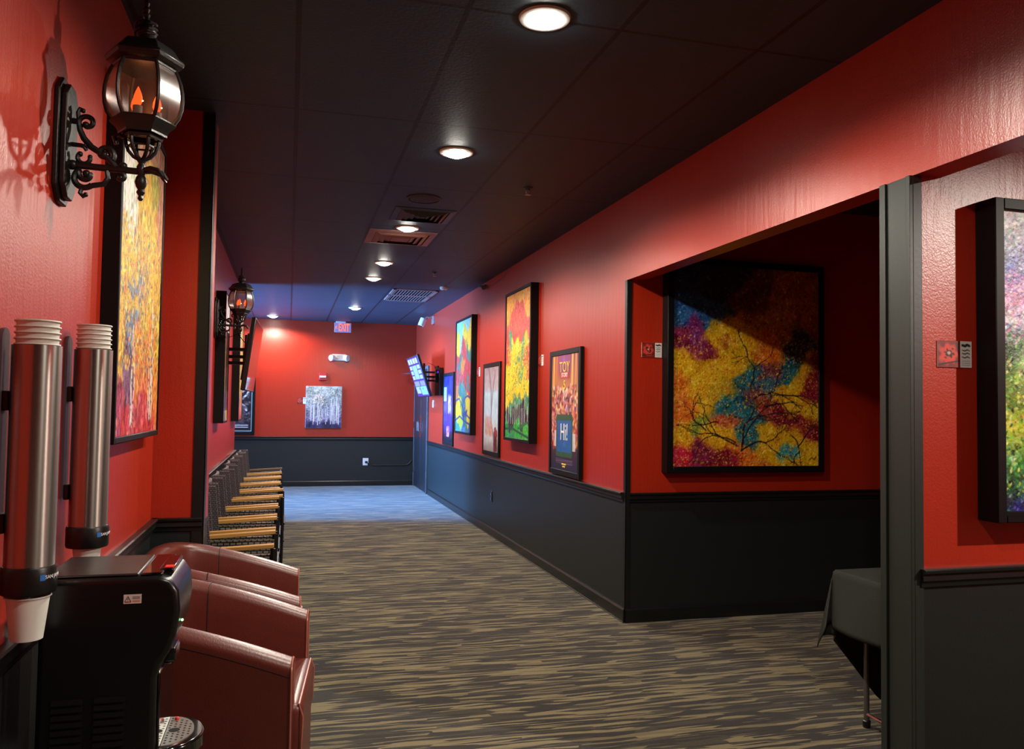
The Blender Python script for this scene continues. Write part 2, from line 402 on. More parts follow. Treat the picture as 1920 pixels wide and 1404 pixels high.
# ------------------------------------------------------------------ painter: brush dabs on a grid of vertex colours
class Canvas:
    def __init__(s, w, h, seed=1):
        s.w, s.h = w, h; s.a = np.zeros((h, w, 3)); s.r = np.random.RandomState(seed); s.rr = random.Random(seed)
    def noise(s, cells, amp=1.0):
        cx = max(2, cells); cy = max(2, int(cells*s.h/s.w))
        g = s.r.rand(cy+2, cx+2)*2-1
        y = np.linspace(0, cy, s.h); x = np.linspace(0, cx, s.w)
        yi = y.astype(int); xi = x.astype(int); fy = (y-yi)[:, None]; fx = (x-xi)[None]
        fy = fy*fy*(3-2*fy); fx = fx*fx*(3-2*fx)
        A = g[yi][:, xi]; Bq = g[yi][:, xi+1]; Cq = g[yi+1][:, xi]; D = g[yi+1][:, xi+1]
        return amp*((A*(1-fx)+Bq*fx)*(1-fy)+(Cq*(1-fx)+D*fx)*fy)
    def field(s, anchors, warp=0.12, soft=0.0):
        """each point takes the colour of its nearest anchor in a warped plane; anchors: (u, v_from_top, (r,g,b))"""
        asp = s.h/s.w
        u, v = np.meshgrid((np.arange(s.w)+.5)/s.w, (np.arange(s.h)+.5)/s.h)
        u = u+s.noise(5, warp)+s.noise(14, warp*.45); v = v+(s.noise(5, warp)+s.noise(14, warp*.45))/asp
        best = np.full((s.h, s.w), 9.0); out = np.zeros((s.h, s.w, 3)); W = np.zeros((s.h, s.w))
        for (au, av, c) in anchors:
            d = np.hypot(u-au, (v-av)*asp)
            if soft:
                k = np.exp(-(d/soft)**2)+1e-9; out += k[..., None]*np.array(c); W += k
            else:
                q = d < best; best[q] = d[q]; out[q] = c
        s.a = out/W[..., None] if soft else out
        return s
    def dab(s, u, v, ru, rv, ang, col, al=0.9):
        W, H = s.w, s.h; x = u*W; y = v*H; rx = ru*W; ry = rv*W; R = max(rx, ry)+1
        x0, x1 = int(max(0, x-R)), int(min(W, x+R+1)); y0, y1 = int(max(0, y-R)), int(min(H, y+R+1))
        if x0 >= x1 or y0 >= y1: return
        X, Y = np.meshgrid(np.arange(x0, x1)+.5-x, np.arange(y0, y1)+.5-y)
        c, q = math.cos(ang), math.sin(ang)
        d = ((X*c+Y*q)/max(rx, .55))**2+((-X*q+Y*c)/max(ry, .55))**2
        k = (np.clip(1.5-d, 0, 1)*al)[..., None]
        s.a[y0:y1, x0:x1] = s.a[y0:y1, x0:x1]*(1-k)+np.array(col)*k
    def dabs(s, n, rx, ry, ang=None, jit=28, al=0.85, region=None, cols=None, hue=0):
        for _ in range(n):
            u, v = s.rr.random(), s.rr.random()
            if region:
                u = region[0]+u*(region[2]-region[0]); v = region[1]+v*(region[3]-region[1])
            if cols: c = np.array(s.rr.choice(cols), float)
            else: c = s.a[min(s.h-1, int(v*s.h)), min(s.w-1, int(u*s.w))].copy()
            j = s.rr.gauss(0, jit); c = c+j+np.array([s.rr.gauss(0, jit*.35) for _ in range(3)])
            a = s.rr.random()*PI if ang is None else ang+s.rr.gauss(0, .25)
            k = .6+s.rr.random()*.8
            s.dab(u, v, rx*k, ry*k, a, np.clip(c, 4, 250), al)
        return s
    def line(s, pts, w, col, al=0.9):
        for (a, b2) in zip(pts[:-1], pts[1:]):
            L = math.hypot(b2[0]-a[0], (b2[1]-a[1])*s.h/s.w); n = max(2, int(L*s.w*1.4))
            for i in range(n):
                t = i/(n-1); s.dab(a[0]+(b2[0]-a[0])*t, a[1]+(b2[1]-a[1])*t, w, w, 0, col, al)
        return s
    def branch(s, u, v, ang, L, w, depth, col):
        if depth == 0: return
        asp = s.h/s.w; pts = [(u, v)]; a = ang
        for _ in range(5):
            a += s.rr.gauss(0, .22); u += math.cos(a)*L/5; v -= math.sin(a)*L/5/asp; pts.append((u, v))
        s.line(pts, w, col, .85)
        for _ in range(2):
            s.branch(u, v, a+s.rr.uniform(-.75, .75), L*.72, w*.7, depth-1, col)
    def rect(s, u0, v0, u1, v1, col, al=1.0):
        y0, y1, x0, x1 = int(v0*s.h), int(math.ceil(v1*s.h)), int(u0*s.w), int(math.ceil(u1*s.w))
        s.a[y0:y1, x0:x1] = s.a[y0:y1, x0:x1]*(1-al)+np.array(col)*al; return s
    def grad(s, stops):
        v = (np.arange(s.h)+.5)/s.h; vs = [q[0] for q in stops]
        for k in range(3): s.a[..., k] = np.interp(v, vs, [q[1][k] for q in stops])[:, None]
        return s

def picture(name, cv, wm, hm, mtx, m, parent):
    """a flat sheet wm x hm metres centred on mtx, with the canvas as vertex colours"""
    W, H = cv.w, cv.h
    xs = np.linspace(-wm/2, wm/2, W); ys = np.linspace(hm/2, -hm/2, H)
    X, Y = np.meshgrid(xs, ys); co = np.stack([X, Y, np.zeros_like(X), np.ones_like(X)], -1).reshape(-1, 4)
    mm = np.array(mtx); co = (co @ mm.T)[:, :3]
    i = np.arange(W*H).reshape(H, W)
    f = np.stack([i[1:, :-1], i[1:, 1:], i[:-1, 1:], i[:-1, :-1]], -1).reshape(-1, 4)
    me = bpy.data.meshes.new(name); me.from_pydata(co.tolist(), [], f.tolist())
    a = me.color_attributes.new('paint', 'FLOAT_COLOR', 'POINT')
    c = np.clip(cv.a, 0, 255)/255.0; c = np.where(c <= .04045, c/12.92, ((c+.055)/1.055)**2.4)
    a.data.foreach_set('color', np.concatenate([c, np.ones((H, W, 1))], -1).astype(np.float32).ravel())
    me.materials.append(m)
    o = bpy.data.objects.new(name, me); COL.objects.link(o); o.parent = parent
    return o

# ================================================================== THE ROOM
EYE = 1.45
HC = 2.936          # ceiling
WL = -0.637         # face of the left wall
WR = 2.235          # face of the right wall
YF = 14.85          # face of the far wall
RAIL = 0.877
OPEN_Z = 2.34       # underside of the header over the side openings
YC = 5.165          # alcove back wall / near corner of the right wall
PA, PB = 2.51, 2.66 # partition between niche and alcove
WT = 0.12
XE = 5.2            # far side of alcove and niche
YB = -2.6           # wall behind the viewer
LW = 10.55          # where the left wall ends
XW = -5.2           # window wall of the side lobby

def wall_seg(b, x0, y0, x1, y1, z0=0.0, z1=HC):
    """a straight wall block, charcoal below the chair rail and red above"""
    if z0 < RAIL:
        b.cur = 1; b.box(x0, y0, z0, x1, y1, min(RAIL-.03, z1))
    if z1 > RAIL:
        b.cur = 0; b.box(x0, y0, max(z0, RAIL-.03), x1, y1, z1)
RB = [M['red'], M['black_wall']]

b = B(); b.box(XW-.3, YB-.3, -.1, XE+.3, YF+.3, 0.0); struct('floor', b, M['carpet'], smooth=0)
b = B(); b.box(XW-.3, YB-.3, HC, XE+.3, YF+.3, HC+.1); struct('ceiling', b, M['ceil'], smooth=0)
b = B(); wall_seg(b, WL-WT, YB, WL, LW); wall_seg(b, WL, 4.36, -.405, 4.64); struct('wall_left', b, RB, smooth=0)
b = B(); wall_seg(b, XW-.2, LW-WT, WL-WT, LW); struct('wall_lobby', b, RB, smooth=0)
b = B(); wall_seg(b, WR, YC, WR+.13, YF); wall_seg(b, WR, YB, WR+.12, YC, OPEN_Z, HC); struct('wall_right', b, RB, smooth=0)
b = B(); wall_seg(b, WR+.13, YC, XE, YC+.13); struct('wall_alcove', b, RB, smooth=0)
b = B(); wall_seg(b, WR+.125, PA, XE, PB); wall_seg(b, WR+.002, PA, WR+.125, PB, 0, OPEN_Z); struct('wall_partition', b, RB, smooth=0)
b = B(); wall_seg(b, XE, YB, XE+.1, YC+.13); struct('wall_side', b, RB, smooth=0)
b = B(); wall_seg(b, XW-.2, YF, WR+.13, YF+.12); struct('wall_far', b, RB, smooth=0)
b = B(); wall_seg(b, WL-WT, YB-.12, XE+.1, YB); struct('wall_back', b, RB, smooth=0)
# lobby window wall: sill, head and two jambs round a wide opening
b = B(); wy0, wy1, wz0, wz1 = LW+.15, YF-1.0, .35, 2.6
b.cur = 0
b.box(XW-.2, LW, 0, XW, YF, wz0); b.box(XW-.2, LW, wz1, XW, YF, HC); b.box(XW-.2, LW, wz0, XW, wy0, wz1); b.box(XW-.2, wy1, wz0, XW, YF, wz1)
struct('wall_window', b, RB, smooth=0)
b = B()
for y in (wy0, (wy0*2+wy1)/3, (wy0+2*wy1)/3, wy1-.05): b.box(XW-.14, y, wz0, XW-.08, y+.05, wz1)
b.box(XW-.14, wy0, wz0, XW-.08, wy1, wz0+.05); b.box(XW-.14, wy0, wz1-.05, XW-.08, wy1, wz1)
wf = struct('window_1', b, M['window_frame'], smooth=0)
b = B(); b.box(XW-.115, wy0, wz0, XW-.11, wy1, wz1); obj('window_pane', b, M['glass_clear'], wf, smooth=0)

# chair rails: moulded profile (out, z) swept along the wall
def rail(name, p0, p1, out, z=RAIL):
    prof = [(0, z-.072), (.010, z-.066), (.012, z-.05), (.022, z-.042), (.020, z-.022), (.030, z-.014), (.032, z-.004), (.026, z), (0, z)]
    b = B(); o = Vector(out)
    vs = []
    for p in (p0, p1):
        for (d, zz) in prof: vs.append((p[0]+o[0]*d, p[1]+o[1]*d, zz))
    n = len(prof)
    b.add(vs, [tuple(range(n)), tuple(range(n, 2*n))[::-1]]+[(i, (i+1) % n, n+(i+1) % n, n+i) for i in range(n)])
    return struct(name, b, M['black_trim'], smooth=25)
def baseboard(name, p0, p1, out, h=.094):
    b = B(); o = Vector(out); prof = [(0, 0), (.014, 0), (.014, h-.012), (.007, h), (0, h)]
    vs = []
    for p in (p0, p1):
        for (d, zz) in prof: vs.append((p[0]+o[0]*d, p[1]+o[1]*d, zz))
    n = 5
    b.add(vs, [tuple(range(n)), tuple(range(n, 2*n))[::-1]]+[(i, (i+1) % n, n+(i+1) % n, n+i) for i in range(n)])
    return struct(name, b, M['black_trim'], smooth=25)
rail('trim_1', (WL, YB), (WL, 4.36), (1, 0)); rail('trim_2', (WL, 4.36), (-.405, 4.36), (0, -1)); rail('trim_3', (WL, 4.64), (WL, LW), (1, 0))
rail('trim_4', (WR, YC+.03), (WR, 13.33), (-1, 0)); rail('trim_5', (WR+.02, YC), (XE, YC), (0, -1)); rail('trim_6', (WR+.02, PA), (XE, PA), (0, -1))
rail('trim_7', (XW, YF), (WR, YF), (0, -1))
baseboard('baseboard_left', (WL, YB), (WL, 4.36), (1, 0)); baseboard('baseboard_chairs', (WL, 4.64), (WL, LW), (1, 0))
baseboard('baseboard_right', (WR, YC), (WR, 13.33), (-1, 0)); baseboard('baseboard_alcove', (WR, YC), (XE, YC), (0, -1))
baseboard('baseboard_far', (XW, YF), (WR, YF), (0, -1)); baseboard('baseboard_partition', (WR+.02, PA), (XE, PA), (0, -1))
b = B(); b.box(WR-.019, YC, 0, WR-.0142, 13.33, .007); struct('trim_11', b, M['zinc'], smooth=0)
# corner guards (black) on the pilaster, the near corner of the right wall, and casings of the partition end
b = B(); b.box(-.456, 4.352, 0, -.398, 4.36, HC-.004); b.box(-.405, 4.352, 0, -.397, 4.43, HC-.004)
struct('trim_8', b, M['black_trim'], bev=.002)
b = B(); b.box(WR-.006, YC-.006, 0, WR+.03, YC, OPEN_Z); b.box(WR-.006, YC-.006, 0, WR, YC+.035, OPEN_Z)
struct('trim_9', b, M['black_trim'], bev=.002)
b = B(); b.box(WR-.012, PA+.008, 0, WR+.002, PB-.03, OPEN_Z-.001)
b.box(WR-.02, PB-.026, 0, WR+.03, PB+.006, OPEN_Z-.001); b.box(WR-.02, PA-.006, 0, WR-.004, PA+.016, OPEN_Z-.001)
b.box(WR-.004, PA-.006, 0, WR+.036, PA, OPEN_Z-.001)
struct('trim_10', b, M['grey_post'], bev=.002)

# ================================================================== DOORS at the end of the right wall
d = bpy.data.objects.new('door_1', None); COL.objects.link(d); d['kind'] = 'structure'
d.location = (WR, 14.07, 0)
b = B()
b.box(-.03, -.74, 0, .0, -.69, 2.12); b.box(-.03, .69, 0, .0, .74, 2.12); b.box(-.03, -.69, 2.07, .0, .69, 2.12)
obj('door_frame', b, M['steel_frame'], d, bev=.003)
for sg in (-1, 1):
    b = B(); b.box(-.018, sg*.004, .01, .0, sg*.688, 2.068)
    lf = obj('door_leaf', b, M['door'], d, bev=.002)
    b = B(); b.box(-.022, sg*.03, .9, -.018, sg*.11, 1.28)
    b.tube([(-.02, sg*.07, 1.0), (-.065, sg*.07, 1.0), (-.07, sg*.07, 1.02), (-.07, sg*.07, 1.16), (-.065, sg*.07, 1.18), (-.02, sg*.07, 1.18)], .009, 8)
    obj('pull_handle', b, M['chrome'], lf)
    b = B()
    for z in (.25, 1.05, 1.85): b.box(-.036, sg*.682, z, -.017, sg*.7, z+.11)
    obj('hinge', b, M['chrome'], lf)
b = B(); b.box(-.10, .30, 1.99, -.02, .56, 2.05); b.tube([(-.06, .40, 2.02), (-.20, .28, 2.02), (-.30, .50, 2.02)], .009, 6); b.tube([(-.30, .50, 2.02), (-.02, .62, 2.08)], .008, 6)
obj('door_closer', b, M['chrome'], d, bev=.004)

# ================================================================== CEILING FITTINGS
GAP = 0.0
lights = [(.91, 1.0, 'unseen'), (.905, 2.903, 'big round downlight nearest the camera at the top of the ceiling'),
          (.908, 4.616, 'second round downlight along the dark ceiling, before the round speaker'),
          (.919, 6.73, 'round downlight between the dark and the rose ceiling vents'),
          (.918, 8.457, 'round downlight just beyond the rose square vent'),
          (.915, 9.535, 'round downlight beside the slatted double return grille'),
          (.942, 12.584, 'round downlight in the blue lit ceiling before the exit sign'),
          (-.297, 14.273, 'round downlight above the left end of the far red wall')]
first = None
SPOTS = []
for (x, y, lab) in lights:
    SPOTS.append((x, y))
    if lab == 'unseen': continue
    if first is None:
        t = thing('recessed_downlight', lab, 'ceiling light', (x, y, HC), group='recessed downlights')
        b = B(); b.lathe([(.072, 0), (.072, -.010), (.078, -.012), (.096, -.008), (.1, 0)], 40, cap=False); obj('trim_ring', b, M['ring'], t)
        b = B(); b.lathe([(.001, -.034), (.03, -.031), (.055, -.021), (.070, -.006), (.072, -.0015)], 32, cap=False); obj('lens', b, M['lens'], t)
        first = t
    else:
        dup(first, (x, y, HC), lab)
for i, (x, y) in enumerate(SPOTS):
    l = bpy.data.lights.new('downlight beam', 'SPOT'); l.energy = 138 if y > 2 else 80; l.color = (1.0, .91, .77)
    l.spot_size = math.radians(164); l.spot_blend = .32; l.shadow_soft_size = .03
    o = bpy.data.objects.new('downlight beam', l); COL.objects.link(o); o.location = (x, y, HC-.05)
# a lamp of the niche on the right, behind the viewer's shoulder
for (x, y, e) in ((4.3, .65, 290),):
    l = bpy.data.lights.new('niche beam', 'SPOT'); l.energy = e*1.4; l.color = (1.0, .92, .8)
    l.spot_size = math.radians(164); l.spot_blend = .32; l.shadow_soft_size = .03
    o = bpy.data.objects.new('niche beam', l); COL.objects.link(o); o.location = (x, y, HC-.05)

def diffuser(name, label, x0, y0, x1, y1, m, rings=4):
    cx, cy = (x0+x1)/2, (y0+y1)/2; hx, hy = (x1-x0)/2, (y1-y0)/2
    t = thing(name, label, 'ceiling vent', (cx, cy, HC))
    b = B(); b.box(-hx*.9, -hy*.9, -.002, hx*.9, hy*.9, 0); obj('duct_mouth', b, M['void'], t, smooth=0)
    b = B()
    def sq(a, z, c, z2):
        vs = []
        for (k, zz) in ((a, z), (c, z2)):
            vs += [(-hx*k, -hy*k, zz), (hx*k, -hy*k, zz), (hx*k, hy*k, zz), (-hx*k, hy*k, zz)]
        b.add(vs, [(i, (i+1) % 4, 4+(i+1) % 4, 4+i) for i in range(4)])
    sq(1.0, -.003, .80, -.010); sq(1.0, 0, 1.0, -.003)
    obj('rim', b, m, t, smooth=0)
    b = B(); k = .78
    for i in range(rings):
        k2 = k-.17; sq(k, -.008+.004, k2+.02, -.022); k = k2
    b.box(-hx*k, -hy*k, -.02, hx*k, hy*k, -.016)
    obj('louvre_cone', b, m, t, smooth=0)
    return t
diffuser('square_vent', 'dusty rose square ceiling diffuser beside the third downlight', .622, 6.86, 1.2, 7.45, M['vent_pink'], 3)
diffuser('square_vent', 'dark painted square ceiling diffuser just past the round speaker', .735, 6.02, 1.2, 6.48, M['vent_dark'], 4)
t = thing('return_grille', 'slatted double return grille in the ceiling near the far end', 'ceiling vent', (1.535, 10.86, HC))
b = B(); hx, hy = .29, .58
b.box(-hx, -hy, -.012, hx, -hy+.05, 0); b.box(-hx, hy-.05, -.012, hx, hy, 0); b.box(-hx, -hy, -.012, -hx+.04, hy, 0); b.box(hx-.04, -hy, -.012, hx, hy, 0); b.box(-hx, -.035, -.012, hx, .035, 0)
obj('rim', b, M['vent_pink'], t, bev=.002)
b = B(); b.box(-hx+.03, -hy+.04, -.002, hx-.03, hy-.04, 0); obj('duct_mouth', b, M['void'], t, smooth=0)
b = B()
for k in range(13):
    x = -hx+.055+k*(2*hx-.11)/12
    for (a, c) in ((-hy+.05, -.035), (.035, hy-.05)): b.add([(x-.004, a, -.003), (x+.003, a, -.012), (x+.003, c, -.012), (x-.004, c, -.003), (x-.002, a, -.002), (x+.005, a, -.011), (x+.005, c, -.011), (x-.002, c, -.002)], [(0,1,2,3),(7,6,5,4),(0,4,5,1),(3,2,6,7),(1,5,6,2),(0,3,7,4)])
obj('slats', b, M['vent_slat'], t, smooth=0)
b = B(); b.lathe([(.02, -.012), (.09, -.010), (.108, -.006), (.115, 0)], 40)
t = thing('ceiling_speaker', 'round black speaker grille set in the dark ceiling', 'speaker', (.897, 5.732, HC))
obj('grille', b, mat('black perforated grille', rgb(30, 30, 34), .6, bump=.8, bscale=500), t)
b = B(); b.lathe([(.113, -.009), (.123, -.007), (.126, 0)], 40, cap=False); obj('rim', b, M['vent_dark'], t)
sp0 = None
for (x, y, lab) in ((1.525, 5.225, 'small sprinkler head in the ceiling right of the round speaker'), (1.524, 8.872, 'small sprinkler head in the ceiling before the return grille')):
    if sp0 is None:
        sp0 = thing('sprinkler_head', lab, 'sprinkler', (x, y, HC), group='ceiling sprinklers')
        b = B(); b.lathe([(.034, 0), (.034, -.004), (.014, -.010), (.012, -.02)], 20); obj('escutcheon', b, M['vent_dark'], sp0)
        b = B(); b.tube([(-.012, 0, -.018), (-.014, 0, -.034), (0, 0, -.046)], .0025, 6); b.tube([(.012, 0, -.018), (.014, 0, -.034), (0, 0, -.046)], .0025, 6); b.lathe([(.022, -.046), (.022, -.049)], 12); obj('deflector', b, M['zinc'], sp0)
    else: dup(sp0, (x, y, HC), lab)
b = B(); b.lathe([(.05, 0), (.05, -.02), (.038, -.034), (.01, -.038)], 24)
t = thing('smoke_detector', 'small pale detector on the ceiling beyond the return grille corner', 'detector', (1.83, 9.96, HC)); obj('housing', b, M['offwhite'], t)
b = B(); b.lathe([(.012, -.036), (.012, -.042)], 12); obj('sensor_cap', b, M['vent_dark'], t)

# ================================================================== PAINTINGS
def deep_frame(t, w, h, dep, fw, mtx, m=None, inset=.012):
    """box frame: w x h outer, dep deep; local plane from mtx (z towards viewer, frame back at z=0)"""
    b = B()
    b.box(-w/2, -h/2, 0, -w/2+fw, h/2, dep); b.box(w/2-fw, -h/2, 0, w/2, h/2, dep)
    b.box(-w/2+fw, -h/2, 0, w/2-fw, -h/2+fw, dep); b.box(-w/2+fw, h/2-fw, 0, w/2-fw, h/2, dep)
    b.xf(mtx); obj('frame', b, m or M['frame'], t, bev=.003, seg=1)
    b = B(); b.box(-w/2+fw*.5, -h/2+fw*.5, .002, w/2-fw*.5, h/2-fw*.5, dep-inset-.004); b.xf(mtx); obj('backing_board', b, M['frame'], t, smooth=0)

def right_wall_mtx(): return basis((0, 0, 0), (0, -1, 0), (0, 0, 1))      # seen from -X: picture right is towards -Y
def left_wall_mtx(): return basis((0, 0, 0), (0, 1, 0), (0, 0, 1))        # seen from +X: picture right is towards +Y
def front_mtx(): return basis((0, 0, 0), (1, 0, 0), (0, 0, 1))            # seen from -Y

# --- alcove: big yellow tree
def art_yellow_tree():
    c = Canvas(260, 315, 11)
    Yw, Or, Te, Cr, Mg, Bl, Dk = (222, 168, 22), (222, 116, 30), (34, 104, 120), (128, 18, 40), (122, 24, 62), (26, 84, 140), (24, 30, 44)
    A = [(.08,.22,Bl),(.25,.2,Bl),(.1,.05,(18,50,90)),(.45,.06,Dk),(.3,.1,Dk),(.55,.12,(90,50,26)),(.8,.16,(150,88,30)),(.92,.3,(150,80,30)),(.7,.28,(170,110,30)),(.82,.42,(30,60,70)),(.55,.3,(160,100,30)),
         (.08,.37,Mg),(.2,.42,Mg),(.16,.33,(120,40,100)),(.33,.36,Yw),(.36,.46,Yw),(.26,.52,Yw),(.42,.4,Yw),(.06,.5,Yw),(.14,.58,Yw),(.04,.62,Or),(.1,.7,Or),(.22,.68,Yw),(.3,.6,(190,150,30)),
         (.6,.44,Or),(.52,.38,(210,130,30)),(.5,.56,Te),(.46,.68,Te),(.36,.7,Te),(.62,.5,(120,60,70)),(.76,.5,Te),(.66,.56,(60,100,120)),(.84,.52,Yw),(.56,.72,Te),(.48,.84,Te),(.52,.62,(110,60,70)),
         (.74,.6,Yw),(.84,.66,Yw),(.94,.7,Yw),(.97,.6,Cr),(.74,.74,Cr),(1.,.8,Cr),(.66,.68,(150,60,50)),(.88,.78,Cr),
         (.22,.8,(130,140,40)),(.12,.82,Yw),(.3,.85,Yw),(.35,.76,(200,90,60)),(.4,.92,Or),(.06,.92,(190,30,60)),(.2,.95,Mg),(.3,.97,Cr),(.58,.84,Yw),(.66,.92,Yw),(.76,.86,Yw),(.9,.88,Yw),(.5,.97,Or),(.62,.98,(200,120,50)),(.8,.94,(50,140,150)),(.78,.99,Yw),(.95,.96,Yw)]
    c.field(A, .07)
    c.dabs(2600, .028, .02, None, 10, .35); c.dabs(3000, .016, .010, None, 14, .5)
    c.dabs(14000, .0058, .0034, None, 32, .75)
    d = (34, 24, 30)
    c.branch(.46, .92, 1.6, .16, .006, 5, d); c.branch(.46, .92, .6, .18, .005, 4, d); c.branch(.44, .9, 2.5, .17, .005, 4, d)
    c.branch(.55, .66, .5, .14, .005, 4, d); c.branch(.62, .7, .2, .12, .005, 3, d); c.branch(.3, .78, 2.8, .1, .004, 3, d); c.branch(.5, .45, 1.9, .08, .004, 3, d); c.branch(.8, .84, -.4, .12, .004, 3, d)
    c.dabs(2000, .005, .003, None, 30, .7, region=(0, .35, 1, 1), cols=[Yw, (236,196,50), Or, (190,150,20)])
    for (u, v, a, L) in ((.46, .9, 1.5, .2), (.42, .88, 2.7, .16), (.52, .6, 1.2, .12), (.7, .64, .3, .12), (.22, .82, 2.4, .1), (.85, .9, .8, .1)): c.branch(u, v, a, L, .0042, 4, d)
    c.line([(.935,.965),(.95,.955),(.965,.965),(.98,.95)], .003, d)
    return c
t = thing('framed_painting', 'large framed painting of a yellow autumn tree in the dark alcove', 'painting', (3.12, YC, 1.76))
deep_frame(t, 1.245, 1.49, .09, .045, front_mtx())
picture('canvas', art_yellow_tree(), 1.16, 1.405, basis((0, -.079, 0), (1, 0, 0), (0, 0, 1)), M['paint'], t)

# --- niche on the right, cut by the picture edge: lilac above green
def art_meadow():
    c = Canvas(230, 300, 5)
    c.grad([(0,(190,194,200)),(.1,(176,178,196)),(.2,(136,132,184)),(.3,(176,120,160)),(.38,(150,150,170)),(.46,(90,120,80)),(.6,(110,140,44)),(.72,(190,196,50)),(.82,(70,130,50)),(.93,(44,100,70)),(1,(28,40,120))])
    n = c.noise(7, 38)+c.noise(18, 26); c.a += n[..., None]*np.array([1, .9, .8])
    c.dabs(4000, .02, .01, None, 26, .6); c.dabs(8000, .008, .0045, None, 40, .85)
    c.dabs(900, .008, .004, None, 20, .8, region=(0, .5, 1, .95), cols=[(220,214,60),(60,140,60),(30,90,60),(236,232,150)])
    c.dabs(500, .008, .004, None, 20, .8, region=(0, .2, 1, .45), cols=[(230,200,215),(200,110,160),(120,110,180)])
    return c
t = thing('framed_painting', 'deep framed painting of lilac and green meadow in the niche cut by the frame', 'painting', (3.035, PA, 1.655))
deep_frame(t, 1.03, 1.21, .095, .042, front_mtx())
picture('canvas', art_meadow(), .95, 1.13, basis((0, -.08, 0), (1, 0, 0), (0, 0, 1)), M['paint'], t)

# --- right wall, tall: red mound over yellow trees
def art_red_mound():
    c = Canvas(150, 245, 21)
    O, R, Y, G, D = (240,158,52), (212,62,54), (246,200,24), (70,140,100), (44,42,54)
    A = [(.05,.03,O),(.3,.02,O),(.6,.03,(246,176,60)),(.95,.03,O),(.1,.12,O),(.92,.12,O),(.4,.12,R),(.6,.12,R),(.25,.2,R),(.75,.2,R),(.5,.22,(220,80,60)),(.08,.3,R),(.95,.3,R),(.4,.3,R),(.7,.28,R),
         (.2,.28,G),(.22,.36,G),(.3,.36,Y),(.5,.38,Y),(.62,.36,Y),(.75,.36,G),(.85,.38,(220,180,40)),(.95,.42,R),(.1,.42,R),(.25,.44,Y),(.5,.46,(90,150,90)),(.7,.46,G),(.85,.5,R),(.3,.52,Y),(.5,.54,Y),(.15,.55,Y),(.65,.55,(100,160,90)),(.95,.58,R),
         (.2,.62,Y),(.4,.62,Y),(.6,.62,Y),(.8,.6,Y),(.1,.7,Y),(.3,.7,(210,180,30)),(.5,.7,Y),(.75,.7,Y),(.9,.68,Y),(.25,.76,G),(.45,.76,G),(.62,.76,G),(.05,.8,Y),(.92,.78,G),(.2,.83,D),(.4,.83,D),(.6,.83,D),(.8,.83,D),(.3,.88,D),(.7,.88,D),(.95,.86,D),
         (.1,.93,(50,150,80)),(.5,.93,(40,160,60)),(.9,.92,(60,170,60)),(.3,.97,(40,140,90)),(.7,.97,(60,160,70))]
    c.field(A, .08); c.dabs(1600, .03, .016, None, 14, .55); c.dabs(3600, .012, .007, None, 26, .8)
    for k in range(11):
        u = .08+k*.085+c.rr.gauss(0, .012); c.line([(u,.72+c.rr.random()*.08),(u+c.rr.gauss(0,.006),.9)], .006, (228,226,220), .9)
    for k in range(4): c.branch(.3+.12*k, .7-.04*k, 1.4, .12, .006, 4, (130,90,20))
    c.dabs(900, .014, .008, None, 18, .8, region=(.05,.35,.95,.72), cols=[Y,(250,214,60),(228,170,20),G])
    c.line([(0,.94),(.3,.93),(.6,.955),(1,.985)], .012, (20,80,60)); c.line([(.55,.93),(.8,.9),(1,.875)], .012, (30,110,60))
    return c
t = thing('framed_painting', 'tall framed painting of red mound above yellow trees on the right wall', 'painting', (WR, 7.705, 1.868))
deep_frame(t, .935, 1.51, .08, .03, right_wall_mtx())
picture('canvas', art_red_mound(), .88, 1.455, basis((-.07, 0, 0), (0, -1, 0), (0, 0, 1)), M['paint'], t)

# --- right wall, farther: patchwork autumn landscape
def art_patchwork():
    c = Canvas(120, 180, 31)
    Bl, Y, R, G, N = (158,192,222), (242,186,30), (206,58,52), (46,118,96), (40,56,110)
    A = [(.1,.04,Bl),(.35,.05,Bl),(.7,.03,Bl),(.95,.05,Y),(.55,.12,Y),(.8,.12,Y),(.1,.14,Y),(.3,.16,Bl),(.12,.22,Y),(.4,.24,R),(.6,.2,(220,150,40)),(.85,.2,Y),(.3,.3,G),(.15,.32,R),(.55,.32,R),(.7,.28,G),(.9,.34,G),(.2,.42,G),(.45,.4,(230,120,40)),(.7,.42,R),(.9,.46,R),(.1,.5,R),(.35,.5,R),(.6,.52,R),(.8,.54,G),(.25,.58,G),(.5,.6,(70,140,110)),(.8,.62,R),(.1,.64,(220,110,60)),
         (.4,.68,G),(.2,.74,Y),(.75,.72,Y),(.9,.76,Y),(.3,.82,Y),(.12,.84,Y),(.5,.78,G),(.6,.84,N),(.85,.86,Y),(.4,.9,(190,190,50)),(.7,.92,(60,120,80)),(.15,.94,(60,150,120)),(.5,.98,(70,120,170)),(.9,.96,(60,100,150))]
    c.field(A, .09); c.dabs(900, .03, .018, None, 12, .55); c.dabs(2000, .014, .008, None, 24, .75)
    for l in ([(.0,.72),(.25,.7),(.5,.78),(.7,.84),(1,.88)], [(.45,.78),(.6,.7),(.8,.68),(1,.7)], [(.0,.9),(.3,.86),(.6,.9),(1,.93)], [(.5,.6),(.52,.78)], [(.62,.58),(.63,.74)]):
        c.line(l, .012, N, .85)
    c.a = c.a*.84
    return c
t = thing('framed_painting', 'framed patchwork autumn landscape with blue sky on the right wall', 'painting', (WR, 10.315, 1.846))
deep_frame(t, 1.0, 1.505, .073, .03, right_wall_mtx())
picture('canvas', art_patchwork(), .945, 1.45, basis((-.063, 0, 0), (0, -1, 0), (0, 0, 1)), M['paint'], t)

